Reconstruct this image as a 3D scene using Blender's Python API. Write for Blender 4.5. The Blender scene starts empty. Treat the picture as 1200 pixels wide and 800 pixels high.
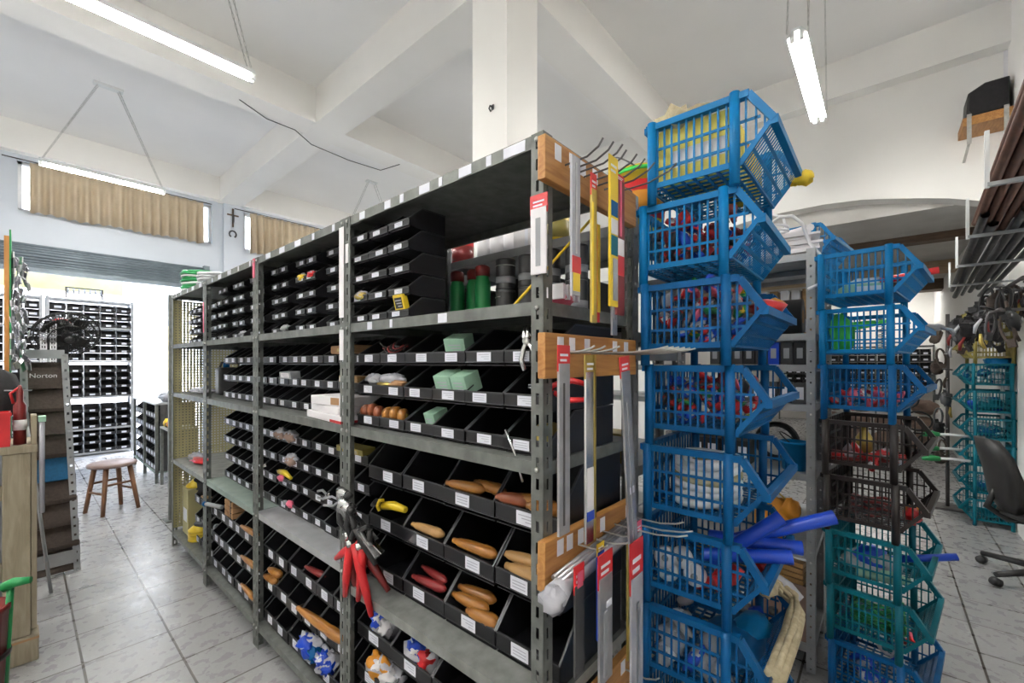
import bpy, bmesh, math, random
from mathutils import Vector, Matrix
R = math.radians
C = bpy.context.scene.collection
rng = random.Random(7)

# ------------------------------------------------------------------ materials
def mat(name, c1, c2=None, rough=.5, metal=0., scale=6., bump=0., detail=4., spec=.5, alpha=1., trans=0., emit=None, estr=0., sss=0.):
    m = bpy.data.materials.new(name); m.use_nodes = True
    nt = m.node_tree; b = nt.nodes['Principled BSDF']
    b.inputs['Roughness'].default_value = rough; b.inputs['Metallic'].default_value = metal
    b.inputs['Specular IOR Level'].default_value = spec
    if trans: b.inputs['Transmission Weight'].default_value = trans
    if alpha < 1: b.inputs['Alpha'].default_value = alpha
    tc = nt.nodes.new('ShaderNodeTexCoord')
    no = nt.nodes.new('ShaderNodeTexNoise'); no.inputs['Scale'].default_value = scale; no.inputs['Detail'].default_value = detail
    nt.links.new(tc.outputs['Object'], no.inputs['Vector'])
    ra = nt.nodes.new('ShaderNodeValToRGB')
    c2 = c2 or tuple(x * .8 for x in c1)
    ra.color_ramp.elements[0].position = .3; ra.color_ramp.elements[1].position = .7
    ra.color_ramp.elements[0].color = (*c2, 1); ra.color_ramp.elements[1].color = (*c1, 1)
    nt.links.new(no.outputs['Fac'], ra.inputs['Fac'])
    nt.links.new(ra.outputs['Color'], b.inputs['Base Color'])
    if bump:
        bu = nt.nodes.new('ShaderNodeBump'); bu.inputs['Strength'].default_value = bump; bu.inputs['Distance'].default_value = .01
        nt.links.new(no.outputs['Fac'], bu.inputs['Height']); nt.links.new(bu.outputs['Normal'], b.inputs['Normal'])
    if emit:
        b.inputs['Emission Color'].default_value = (*emit, 1); b.inputs['Emission Strength'].default_value = estr
    return m

def wood(name, c1, c2, rough=.5, axis='X', scale=9.):
    m = mat(name, c1, c2, rough)
    nt = m.node_tree; tc = [n for n in nt.nodes if n.type == 'TEX_COORD'][0]; no = [n for n in nt.nodes if n.type == 'TEX_NOISE'][0]
    mp = nt.nodes.new('ShaderNodeMapping'); s = [14., 14., 14.]; s['XYZ'.index(axis)] = 1.6
    mp.inputs['Scale'].default_value = s
    nt.links.new(tc.outputs['Object'], mp.inputs['Vector']); nt.links.new(mp.outputs['Vector'], no.inputs['Vector'])
    no.inputs['Scale'].default_value = scale / 3; no.inputs['Distortion'].default_value = 1.2
    return m

M = {}
M['plaster'] = mat('plaster', (.85, .835, .805), (.80, .785, .755), .85, scale=1.3, bump=.05)
M['ceil'] = mat('ceiling paint', (.89, .88, .865), (.84, .83, .815), .9, scale=.9)
M['bluewall'] = mat('cool wall paint', (.58, .62, .68), (.53, .57, .63), .8, scale=1.1)
M['concrete'] = mat('bare concrete', (.62, .60, .57), (.52, .50, .47), .9, scale=3, bump=.2)
M['darkwood'] = wood('dark timber', (.16, .10, .06), (.07, .045, .03), .7, 'Y')
M['palewood'] = wood('pale timber', (.50, .38, .24), (.36, .26, .15), .7, 'Y')
M['steel'] = mat('grey shelf steel', (.185, .195, .182), (.105, .113, .104), .5, .25, scale=22, bump=.04)
M['steel_top'] = mat('dusty grey shelf steel', (.27, .28, .265), (.17, .175, .165), .55, .15, scale=18, bump=.03)
M['steel_green'] = mat('green grey shelf steel', (.30, .37, .32), (.22, .28, .25), .4, .2, scale=12)
M['steel_lite'] = mat('light grey shelf steel', (.40, .41, .42), (.30, .31, .32), .45, .2, scale=10)
M['hole'] = mat('dark hole', (.02, .02, .02), rough=.9)
M['zinc'] = mat('zinc wire', (.55, .55, .53), (.40, .40, .38), .35, .9, scale=30)
M['chrome'] = mat('chrome', (.75, .75, .75), (.6, .6, .6), .18, 1.)
M['darkwire'] = mat('dark wire', (.13, .12, .12), rough=.5, metal=.6)
M['bin'] = mat('black bin plastic', (.010, .010, .0125), (.006, .006, .0075), .40, scale=8)
M['bin_rim'] = mat('bin rim painted gloss', (.045, .046, .05), (.028, .029, .032), .35, scale=30)  # lighter grey paints the gloss highlight along the rim edges
M['card'] = mat('label card', (.72, .73, .80), (.66, .67, .74), .6, scale=20)
M['ink'] = mat('print ink', (.47, .47, .55), rough=.7)
M['plank'] = wood('pine plank', (.50, .25, .075), (.32, .13, .032), .5, 'X')
M['handle'] = wood('varnished handle', (.42, .185, .035), (.20, .075, .014), .28, 'Y', 6)
M['handle_pale'] = wood('raw wood handle', (.46, .275, .11), (.31, .165, .055), .45, 'Y', 6)
M['handle_red'] = wood('red brown handle', (.30, .085, .03), (.19, .045, .018), .4, 'Y', 6)
M['maroon'] = mat('dark red plastic', (.22, .02, .02), (.14, .012, .012), .35)
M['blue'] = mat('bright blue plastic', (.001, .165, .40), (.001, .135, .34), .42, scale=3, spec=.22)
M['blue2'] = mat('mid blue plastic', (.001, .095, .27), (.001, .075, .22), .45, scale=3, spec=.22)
M['teal'] = mat('teal blue plastic', (.001, .14, .19), (.001, .11, .15), .45, scale=3, spec=.25)
M['brown'] = mat('dark brown plastic', (.022, .015, .014), (.014, .010, .010), .38)
M['olive'] = mat('olive crate plastic', (.30, .25, .06), (.22, .18, .04), .5)
M['tube'] = mat('glowing tube', (1, 1, 1), rough=.5, emit=(1., .985, .94), estr=74.)
M['fixture'] = mat('white enamel', (.78, .80, .79), (.72, .74, .73), .4)
M['curtain'] = mat('beige curtain cloth', (.66, .56, .42), (.58, .48, .35), .9, scale=5)
M['shutter'] = mat('shutter steel', (.19, .23, .26), (.13, .16, .185), .45, .3, scale=4)
M['white'] = mat('white plastic', (.78, .78, .80), (.70, .70, .73), .45)
M['paper'] = mat('white paper', (.78, .76, .78), (.68, .66, .68), .7, scale=5)
M['black'] = mat('black plastic', (.018, .018, .019), (.012, .012, .013), .45)
M['blackcloth'] = mat('black cloth', (.022, .02, .022), (.013, .012, .013), .9, scale=30, bump=.3)
M['red'] = mat('red plastic', (.62, .02, .025), (.48, .015, .02), .35)
M['yellow'] = mat('yellow plastic', (.80, .58, .03), (.66, .45, .02), .4)
M['pink'] = mat('pink plastic', (.75, .13, .22), (.6, .09, .16), .4)
M['green'] = mat('green plastic', (.02, .30, .09), (.015, .22, .06), .35)
M['limegreen'] = mat('bright green plastic', (.05, .62, .10), (.04, .5, .07), .4)
M['ppegreen'] = mat('pale green box', (.33, .53, .40), (.27, .45, .33), .6, scale=12)
M['royal'] = mat('royal blue plastic', (.004, .055, .50), (.003, .045, .42), .35)
M['orange'] = mat('orange cloth', (.72, .30, .02), (.55, .21, .015), .6)
M['cream'] = mat('cream rope', (.52, .45, .30), (.36, .30, .19), .85, scale=45, bump=.6)
M['grey'] = mat('mid grey plastic', (.33, .34, .36), (.26, .27, .29), .5)
M['tin'] = mat('dark tin', (.09, .09, .093), (.05, .05, .053), .4, .4, scale=9)
M['clear'] = mat('clear sleeve', (.42, .42, .46), (.30, .30, .34), .2, alpha=1)
M['silver'] = mat('silver blade', (.50, .50, .52), (.36, .36, .38), .3, .8, scale=20)
M['brass'] = mat('brass', (.55, .42, .12), (.40, .30, .08), .35, .8, scale=25)
M['cork'] = mat('cork brown', (.42, .24, .12), (.32, .17, .08), .8, scale=20)
M['sandbrown'] = mat('abrasive brown', (.075, .055, .045), (.05, .037, .03), .9, scale=60, bump=.3)
M['sandblue'] = mat('abrasive blue', (.01, .12, .26), (.008, .09, .2), .8, scale=60)
M['aged'] = wood('aged beige timber', (.37, .32, .23), (.26, .22, .15), .75, 'Z')
M['stool'] = wood('stool wood', (.22, .10, .045), (.13, .055, .025), .4, 'Z')
M['stooltop'] = mat('worn seat wood', (.30, .22, .20), (.20, .13, .11), .4, scale=10)
M['pegboard'] = wood('pegboard edge', (.55, .25, .06), (.42, .17, .035), .5, 'Z')
M['perf'] = mat('yellowed mesh sheet', (.46, .42, .22), (.36, .33, .17), .6, .2, scale=4)
M['sack'] = mat('brown sack', (.36, .25, .20), (.24, .16, .13), .85, scale=6, bump=.5)
M['pipe_brown'] = mat('rust brown pipe', (.17, .075, .045), (.11, .045, .028), .5, .3, scale=20)
M['pipe_dark'] = mat('dark iron pipe', (.10, .10, .105), (.055, .055, .06), .45, .5, scale=20)
M['seatblack'] = mat('black vinyl', (.025, .024, .024), (.016, .015, .015), .5, scale=15)
M['pavement'] = mat('street pavement', (.55, .54, .52), (.47, .46, .44), .9, scale=1)
M['facade'] = mat('white street facade', (.82, .81, .78), (.78, .77, .74), .9, scale=.6)
M['awning'] = mat('yellow awning', (.86, .74, .20), (.80, .66, .12), .7)
M['film'] = mat('clear plastic film', (.50, .50, .54), (.34, .34, .38), .12, scale=14, bump=.6)

def floor_mat():
    m = bpy.data.materials.new('ceramic floor tile'); m.use_nodes = True
    nt = m.node_tree; b = nt.nodes['Principled BSDF']
    tc = nt.nodes.new('ShaderNodeTexCoord'); mp = nt.nodes.new('ShaderNodeMapping')
    mp.inputs['Location'].default_value = (.20 - .33 * 20, .29 - .33 * 20, 0)
    mp.vector_type = 'TEXTURE'
    br = nt.nodes.new('ShaderNodeTexBrick'); br.offset = 0.; br.squash = 1.
    br.inputs['Scale'].default_value = 1.; br.inputs['Brick Width'].default_value = .33; br.inputs['Row Height'].default_value = .33
    br.inputs['Mortar Size'].default_value = .0055; br.inputs['Mortar Smooth'].default_value = .2; br.inputs['Bias'].default_value = -.1
    br.inputs['Color1'].default_value = (.37, .37, .375, 1); br.inputs['Color2'].default_value = (.30, .30, .305, 1); br.inputs['Mortar'].default_value = (.075, .065, .055, 1)
    no = nt.nodes.new('ShaderNodeTexNoise'); no.inputs['Scale'].default_value = 70.; no.inputs['Detail'].default_value = 7.; no.inputs['Roughness'].default_value = .7
    mx = nt.nodes.new('ShaderNodeMix'); mx.data_type = 'RGBA'; mx.blend_type = 'MULTIPLY'; mx.inputs['Factor'].default_value = .35
    ra = nt.nodes.new('ShaderNodeValToRGB'); ra.color_ramp.elements[0].position = .25; ra.color_ramp.elements[0].color = (.40, .385, .36, 1); ra.color_ramp.elements[1].position = .70
    nt.links.new(tc.outputs['Object'], mp.inputs['Vector']); nt.links.new(mp.outputs['Vector'], br.inputs['Vector'])
    nt.links.new(tc.outputs['Object'], no.inputs['Vector']); nt.links.new(no.outputs['Fac'], ra.inputs['Fac'])
    nt.links.new(br.outputs['Color'], mx.inputs['A']); nt.links.new(ra.outputs['Color'], mx.inputs['B'])
    nt.links.new(mx.outputs['Result'], b.inputs['Base Color'])
    b.inputs['Roughness'].default_value = .30; b.inputs['Specular IOR Level'].default_value = .5
    n2 = nt.nodes.new('ShaderNodeTexNoise'); n2.inputs['Scale'].default_value = 16.; n2.inputs['Detail'].default_value = 3.
    mr = nt.nodes.new('ShaderNodeMapRange'); mr.inputs['To Min'].default_value = .16; mr.inputs['To Max'].default_value = .42
    nt.links.new(tc.outputs['Object'], n2.inputs['Vector']); nt.links.new(n2.outputs['Fac'], mr.inputs['Value']); nt.links.new(mr.outputs['Result'], b.inputs['Roughness'])
    bu = nt.nodes.new('ShaderNodeBump'); bu.inputs['Strength'].default_value = .35; bu.inputs['Distance'].default_value = .003; bu.invert = True
    nt.links.new(br.outputs['Fac'], bu.inputs['Height']); nt.links.new(bu.outputs['Normal'], b.inputs['Normal'])
    return m
M['floor'] = floor_mat()

# ------------------------------------------------------------------ mesh builder
class MB:
    def __init__(s): s.v = []; s.f = []; s.m = []; s.cur = 0; s.sm = []; s.smooth = False
    def mi(s, i): s.cur = i; return s
    def face(s, idx): s.f.append(tuple(idx)); s.m.append(s.cur); s.sm.append(s.smooth)
    def pts(s, P):
        n = len(s.v); s.v += [tuple(p) for p in P]; return list(range(n, n + len(P)))
    def box(s, x0, x1, y0, y1, z0, z1, T=None):
        P = [(x0, y0, z0), (x1, y0, z0), (x1, y1, z0), (x0, y1, z0), (x0, y0, z1), (x1, y0, z1), (x1, y1, z1), (x0, y1, z1)]
        if T is not None: P = [T @ Vector(p) for p in P]
        i = s.pts(P)
        for q in ((3, 2, 1, 0), (4, 5, 6, 7), (0, 1, 5, 4), (1, 2, 6, 5), (2, 3, 7, 6), (3, 0, 4, 7)): s.face([i[k] for k in q])
        return s
    def bar(s, a, b, w, h=None, up=(0, 0, 1)):
        a = Vector(a); b = Vector(b); h = h or w; d = (b - a).normalized(); u = Vector(up)
        if abs(d.dot(u)) > .98: u = Vector((0, 1, 0))
        r = d.cross(u).normalized() * (w / 2); t = r.cross(d).normalized() * (h / 2)
        i = s.pts([a - r - t, a + r - t, a + r + t, a - r + t, b - r - t, b + r - t, b + r + t, b - r + t])
        for q in ((0, 1, 2, 3), (7, 6, 5, 4), (4, 5, 1, 0), (5, 6, 2, 1), (6, 7, 3, 2), (7, 4, 0, 3)): s.face([i[k] for k in q])
        return s
    def tube(s, path, r, seg=8, cap=True, closed=False):
        P = [Vector(p) for p in path]; n = len(P); rs = r if isinstance(r, (list, tuple)) else [r] * n
        rings = []; prev = None; sm = s.smooth; s.smooth = True
        for k in range(n):
            d = (P[(k + 1) % n] - P[k - 1]) if (closed or 0 < k < n - 1) else (P[1] - P[0] if k == 0 else P[-1] - P[-2])
            d = d.normalized() if d.length > 1e-9 else Vector((0, 0, 1))
            if prev is None: u = Vector((0, 0, 1)) if abs(d.z) < .9 else Vector((1, 0, 0))
            else: u = prev
            e = (u - d * u.dot(d)); e = e.normalized() if e.length > 1e-6 else d.orthogonal().normalized(); prev = e; g = d.cross(e)
            rings.append(s.pts([P[k] + (e * math.cos(t) + g * math.sin(t)) * rs[k] for t in [2 * math.pi * j / seg for j in range(seg)]]))
        for k in range(n if closed else n - 1):
            A = rings[k]; B = rings[(k + 1) % n]
            for j in range(seg): s.face([A[j], A[(j + 1) % seg], B[(j + 1) % seg], B[j]])
        if cap and not closed:
            s.smooth = False
            s.face(rings[0][::-1]); s.face(rings[-1])
        s.smooth = sm
        return s
    def lathe(s, prof, seg=16, T=None, smooth=True):
        rings = []; sm = s.smooth; s.smooth = smooth
        for r, z in prof:
            P = [Vector((r * math.cos(2 * math.pi * j / seg), r * math.sin(2 * math.pi * j / seg), z)) for j in range(seg)]
            if T is not None: P = [T @ p for p in P]
            rings.append(s.pts(P))
        for A, B in zip(rings, rings[1:]):
            for j in range(seg): s.face([A[j], A[(j + 1) % seg], B[(j + 1) % seg], B[j]])
        s.smooth = False; s.face(rings[0][::-1]); s.face(rings[-1]); s.smooth = sm
        return s
    def prism(s, poly, a, b, f):
        """poly: 2-D outline, f(u, v, t) -> 3-D point, extruded from t=a to t=b"""
        n = len(poly); A = s.pts([f(u, v, a) for u, v in poly]); B = s.pts([f(u, v, b) for u, v in poly])
        s.face(A[::-1]); s.face(B)
        for j in range(n): s.face([A[j], A[(j + 1) % n], B[(j + 1) % n], B[j]])
        return s
    def blob(s, c, rx, ry, rz, seed=0, rough=.18, T=None, u=10, w=7):
        r = random.Random(seed); sm = s.smooth; s.smooth = True; rings = []
        for i in range(1, w):
            th = math.pi * i / w
            P = []
            for j in range(u):
                ph = 2 * math.pi * j / u; k = 1 + rough * (r.random() * 2 - 1)
                q = Vector((math.sin(th) * math.cos(ph) * rx * k, math.sin(th) * math.sin(ph) * ry * k, math.cos(th) * rz * k))
                if T is not None: q = T @ q
                P.append(Vector(c) + q)
            rings.append(s.pts(P))
        for A, B in zip(rings, rings[1:]):
            for j in range(u): s.face([A[j], B[j], B[(j + 1) % u], A[(j + 1) % u]])
        q0 = Vector((0, 0, rz)); q1 = Vector((0, 0, -rz))
        if T is not None: q0 = T @ q0; q1 = T @ q1
        t = s.pts([Vector(c) + q0, Vector(c) + q1])
        for j in range(u):
            s.face([t[0], rings[0][j], rings[0][(j + 1) % u]]); s.face([t[1], rings[-1][(j + 1) % u], rings[-1][j]])
        s.smooth = sm
        return s
    def mesh(s, name, mats):
        me = bpy.data.meshes.new(name); me.from_pydata(s.v, [], s.f); me.update()
        for m in (mats if isinstance(mats, (list, tuple)) else [mats]): me.materials.append(M[m] if isinstance(m, str) else m)
        me.polygons.foreach_set('material_index', s.m); me.polygons.foreach_set('use_smooth', s.sm)
        bm = bmesh.new(); bm.from_mesh(me); bmesh.ops.recalc_face_normals(bm, faces=bm.faces); bm.to_mesh(me); bm.free()
        return me
    def build(s, name, mats, parent=None, loc=(0, 0, 0), bev=0.):
        return link(name, s.mesh(name, mats), parent, loc, bev)

def link(name, me, parent=None, loc=(0, 0, 0), bev=0., rot=(0, 0, 0)):
    o = bpy.data.objects.new(name, me); C.objects.link(o); o.location = loc; o.rotation_euler = rot
    if parent is not None: o.parent = parent
    if bev:
        b = o.modifiers.new('Bevel', 'BEVEL'); b.width = bev; b.segments = 2; b.limit_method = 'ANGLE'; b.angle_limit = R(40)
    return o
USED = {}
def tag(o, label, cat, group=None, kind=None):
    if label:
        n = len(label.replace('-', ' ').split())
        if label in USED and not (group and USED[label] == group): print('DUPLABEL', label)
        USED[label] = group
        if len(label.split()) > 16 or len(label.split()) < 4: print('LABELLEN', len(label.split()), label)
        o['label'] = label
    if cat: o['category'] = cat
    if group: o['group'] = group
    if kind: o['kind'] = kind
    return o
def thing(name, label, cat, loc=(0, 0, 0), rz=0., group=None, rot=None):
    o = bpy.data.objects.new(name, None); C.objects.link(o); o.location = loc; o.rotation_euler = rot or (0, 0, rz)
    o.empty_display_size = .05
    return tag(o, label, cat, group)
def struct(name, mb, mats, loc=(0, 0, 0)):
    o = mb.build(name, mats, None, loc); o['kind'] = 'structure'; return o
def dup(root, loc=None, rot=None, label=None, group=None, cat=None):
    r = root.copy(); C.objects.link(r)
    if loc is not None: r.location = loc
    if rot is not None: r.rotation_euler = rot
    if label: tag(r, label, cat, group)
    for ch in list(root.children):
        c = ch.copy(); C.objects.link(c); c.parent = r
        for g in list(ch.children):
            d = g.copy(); C.objects.link(d); d.parent = c
    return r
def text(name, s, size, mat_, parent, loc, rot, ext=.0006):
    cu = bpy.data.curves.new(name, 'FONT'); cu.body = s; cu.size = size; cu.extrude = ext; cu.align_x = 'CENTER'; cu.align_y = 'CENTER'
    o = bpy.data.objects.new(name, cu); C.objects.link(o); bpy.context.view_layer.update()
    me = bpy.data.meshes.new_from_object(o.evaluated_get(bpy.context.evaluated_depsgraph_get())); bpy.data.objects.remove(o); me.materials.clear(); me.materials.append(M[mat_])
    return link(name, me, parent, loc, 0, rot)
ORD = ['first', 'second', 'third', 'fourth', 'fifth', 'sixth', 'seventh', 'eighth', 'ninth', 'tenth']

# ------------------------------------------------------------------ setting
struct('floor', MB().box(-3, 14.5, -.88, 9.1, -.1, 0), 'floor')
struct('pavement', MB().box(-8, 14, 9.1, 30, -.1, -.004), 'pavement')
struct('ceiling', MB().box(-3, 6, -.88, 9.2, 4.75, 4.95), 'ceil')
b = MB(); b.box(2.32, 2.68, -.88, 9, 4.33, 4.75); struct('ceiling_beam', b, 'plaster')
b = MB(); b.box(-3, 6, 2.062, 2.418, 4.335, 4.75); struct('ceiling_beam', b, 'plaster')
b = MB(); b.box(-3, 6, 5.12, 5.48, 4.335, 4.75); struct('ceiling_beam', b, 'plaster')
b = MB(); b.box(5.84, 6, -.88, 9, 4.36, 4.75); struct('ceiling_beam', b, 'plaster')
b = MB(); b.box(-3, 6, 8.86, 9, 4.34, 4.75); struct('ceiling_beam', b, 'plaster')
struct('column', MB().box(2.32, 2.68, 2.06, 2.42, 0, 4.34), 'plaster')
# front wall (street side) with door opening and two high windows
b = MB()
DX0, DX1, DZ = -1.2, 2.1, 2.85
wins = [(-.02, 2.24, 3.57, 4.26), (2.74, 5.3, 3.57, 4.26)]
b.box(-3, DX0, 9, 9.2, 0, 3.57); b.box(DX1, 6.2, 9, 9.2, 0, 3.57); b.box(DX0, DX1, 9, 9.2, DZ, 3.57)
b.box(-3, 6.2, 9, 9.2, 4.26, 4.95); b.box(-3, -.02, 9, 9.2, 3.57, 4.26); b.box(2.24, 2.74, 9, 9.2, 3.57, 4.26); b.box(5.3, 6.2, 9, 9.2, 3.57, 4.26)
struct('wall_front', b, 'bluewall')
struct('trim_1', MB().box(2.40, 2.70, 8.93, 9, 0, 4.34), 'bluewall')
nt_ = M['curtain'].node_tree; tr_ = nt_.nodes.new('ShaderNodeBsdfTranslucent'); mx_ = nt_.nodes.new('ShaderNodeMixShader'); mx_.inputs['Fac'].default_value = .22
tr_.inputs['Color'].default_value = (.66, .55, .40, 1); nt_.links.new(nt_.nodes['Principled BSDF'].outputs[0], mx_.inputs[1]); nt_.links.new(tr_.outputs[0], mx_.inputs[2]); nt_.links.new(mx_.outputs[0], nt_.nodes['Material Output'].inputs['Surface'])
M['glass'] = mat('window glass', (.9, .95, .95), rough=.02, trans=1.)
for i, (x0, x1, z0, z1) in enumerate(wins):
    w = MB()
    for a in ((x0, x0 + .04, z0, z1), (x1 - .04, x1, z0, z1), (x0, x1, z0, z0 + .04), (x0, x1, z1 - .04, z1)): w.box(a[0], a[1], 9.06, 9.12, a[2], a[3])
    for k in range(1, 3): xx = x0 + (x1 - x0) * k / 3; w.box(xx - .015, xx + .015, 9.06, 9.12, z0, z1)
    o = struct('window_%d' % (i + 1), w, 'white')
    MB().box(x0 + .04, x1 - .04, 9.085, 9.09, z0 + .04, z1 - .04).build('pane', 'glass', o)
# right wall, far wall with the low arch, back room
struct('wall_right', MB().box(-3, 14.5, -1.0, -.88, 0, 4.95), 'plaster')
b = MB()
arc = [(-.84, 2.93), (-.72, 3.0), (-.5, 3.08), (-.29, 3.135), (-.05, 3.19), (.17, 3.235), (.5, 3.262), (.9, 3.262), (1.3, 3.235), (1.7, 3.16), (2.1, 3.02), (2.4, 2.85)]
poly = [(-.88, 4.75)] + [(-.88, 0), (-.84, 0)] + arc + [(2.4, 0), (9, 0), (9, 4.75)]
# header split into convex strips so that the arch edge stays clean
f = lambda u, v, t: (t, u, v)
for (y0, z0), (y1, z1) in zip(arc, arc[1:]): b.prism([(y0, z0), (y1, z1), (y1, 4.75), (y0, 4.75)], 6.0, 6.2, f)
b.box(6.0, 6.2, -.88, -.84, 0, 4.75); b.box(6.0, 6.2, 2.4, 9.0, 0, 4.75)
struct('wall_far', b, 'plaster')
struct('trim_2', MB().box(5.975, 6.0, -.88, -.855, 0, 4.35), 'white')
struct('ceiling_back_room', MB().box(6.2, 13.6, -.88, 3.6, 3.06, 3.3), 'concrete')
b = MB().box(7.35, 7.55, -.88, 3.6, 2.97, 3.06); struct('ceiling_beam', b, 'darkwood')
b = MB().box(9.4, 9.75, -.88, 3.6, 2.90, 3.06); struct('ceiling_beam', b, 'palewood')
b = MB().box(11.4, 11.8, -.88, 3.6, 2.86, 3.06); struct('ceiling_beam', b, 'darkwood')
struct('wall_back', MB().box(13.4, 13.6, -.88, 3.6, 0, 3.06), 'plaster')
struct('wall_back_side', MB().box(6.2, 13.6, 3.5, 3.6, 0, 3.06), 'plaster')
# rolled shutter above the street door
b = MB()
for k in range(9):
    z = 2.80 + k * .037
    b.tube([(DX0 - .05, 8.93 + .02 * math.sin(k), z), (DX1 + .05, 8.93 + .02 * math.sin(k), z)], .021, 8)
o = struct('door_1', b, 'shutter')
MB().box(DX0 - .05, DX1 + .05, 8.90, 8.98, 2.725, 2.785).build('bottom_bar', 'shutter', o)
b = MB(); b.box(DX0 - .08, DX0, 8.9, 9.0, 0, 3.15); b.box(DX1, DX1 + .08, 8.9, 9.0, 0, 3.15); b.build('guide_rail', 'shutter', o)
# street outside
b = MB().box(-8, 14, 20, 20.4, 0, 9); struct('wall_street', b, 'facade')
b = MB().box(-1.4, 1.15, 9.75, 9.85, 2.60, 3.1); M['sign_yellow'] = mat('pale yellow sign', (.92, .80, .38), (.88, .74, .30), .6); struct('street_awning', b, 'sign_yellow')
# ------------------------------------------------------------------ slotted angle shelving
def post_mesh(name, H=2.0, fl=.036, t=.0025, slots=True, m='steel', round_holes=False):
    b = MB()
    for ax in (0, 1):
        def bx(u0, u1, z0, z1):
            if ax == 0: b.box(u0, u1, 0, t, z0, z1)
            else: b.box(0, t, u0, u1, z0, z1)
        if not slots: bx(0, fl, 0, H); continue
        a0, a1 = (.013, .022) if not round_holes else (.014, .022)
        bx(0, a0, 0, H); bx(a1, fl, 0, H)
        pitch, hl = (.05, .026) if not round_holes else (.05, .009)
        n = int(H / pitch); z = 0
        for k in range(n):
            bx(a0, a1, z, k * pitch + .012); z = k * pitch + .012 + hl
        bx(a0, a1, z, H)
    return b.mesh(name, m)
POST = post_mesh('post'); POST_L = post_mesh('post_light', m='steel_lite', round_holes=True)
def shelf_mesh(w, d, m, lip=.032, t=.002):
    """top at z = 0, x depth, y width"""
    b = MB().box(0, d, 0, w, -t, 0)
    b.box(0, t, 0, w, -lip, -t); b.box(d - t, d, 0, w, -lip, -t); b.box(t, d - t, 0, t, -lip, -t); b.box(t, d - t, w - t, w, -lip, -t)
    b.box(t, .012, t, w - t, -lip, -lip + t); b.box(d - .012, d - t, t, w - t, -lip, -lip + t)
    return b.mesh('shelf', m)
def unit(label, x0, y0, d, w, levels, post=POST, mats=None, group=None, H=2.0):
    t = thing('steel_shelf_unit', label, 'shelf unit', (x0, y0, 0), 0, group)
    for (px, py, r) in ((0, 0, 0), (d, 0, 90), (d, w, 180), (0, w, 270)): link('post', post, t, (px, py, 0), 0, (0, 0, R(r)))
    sh = []
    for k, z in enumerate(levels):
        m = (mats or {}).get(k, 'steel_top' if k == 0 else 'steel')
        sh.append(link('shelf', shelf_mesh(w - .006, d - .006, m), t, (.003, .003, z)))
    return t, sh
BAYS = ['nearest bay', 'second bay', 'third bay', 'farthest bay']
AX, AY, AW, AD = .795, .593, .923, .467
ALEV = [[2.0, 1.605, 1.225, .64, .12], [2.0, 1.605, 1.225, .695, .12], [2.0, 1.605, 1.225, .695, .12], [2.0, 1.605, 1.225, .695, .12]]
UL = ['grey slotted steel shelf unit at the near end, with hook planks on its side',
      'grey slotted steel shelf unit second along the row, with boxes of paper on it',
      'grey slotted steel shelf unit third along the row, with a green-grey fourth shelf',
      'grey slotted steel shelf unit farthest along the row, with a yellowed mesh end']
AU = []
for i in range(4):
    t, sh = unit(UL[i], AX, AY + AW * i, AD, AW - .002, ALEV[i], POST, {3: ['steel_top', 'steel_lite', 'steel_green', 'steel_top'][i], 1: 'steel', 0: 'steel'}, 'main row of shelf units')
    AU.append((t, sh))
    # chrome bolt heads at the front corners
    for z in ALEV[i]:
        for y in (.018, AW - .02):
            MB().lathe([(.0, 0), (.006, .0), (.006, .004), (.003, .006), (0, .006)], 8, Matrix.Translation((-.0, y, z - .016)) @ Matrix.Rotation(R(-90), 4, 'Y')).build('bolt', 'zinc', t)
def price(sh, y, wd, h=.026, m='card', x=-.0012, z=-.029):
    b = MB().box(x - .0004, x + .0008, y - wd / 2, y + wd / 2, z, z + h)
    return b.build('price_label', m, sh)
for y, wd in ((.088, .07), (.175, .018), (.265, .05), (.369, .015), (.444, .05), (.56, .02), (.64, .035), (.80, .035)):
    price(AU[0][1][0], y, wd)
for y, wd in ((.36, .04), (.62, .014), (.75, .03)): price(AU[0][1][1], y, wd)
for i in (1, 2, 3):
    for k in range(5): price(AU[i][1][0], .1 + k * .17 + rng.uniform(-.03, .03), rng.choice([.02, .04, .06]))
# paper notes taped to the posts
def note(i, y, z0, z1, wd, m='paper'): return MB().box(-.0022, -.0005, y - wd / 2, y + wd / 2, z0, z1).build('paper_note', m, AU[i][0])
note(1, .022, 1.63, 1.97, .034); note(1, .022, 1.47, 1.585, .03); note(0, .905, 1.83, 1.9, .02); note(2, .02, 1.9, 2.0, .03, 'pink'); note(3, .02, 1.66, 1.86, .02, 'pink')
# yellowed perforated sheet closing the far end of the row
b = MB(); n = 24
for k in range(21): b.box(.008 + k * .022, .0225 + k * .022, AW - .0065, AW - .005, .14, 1.96)
for k in range(83): b.box(.008, AD - .008, AW - .0066, AW - .0051, .14 + k * .022, .1535 + k * .022)
o = b.build('mesh_panel', 'perf', AU[3][0]); o['label'] = 'yellowed perforated sheet end panel'

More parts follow.
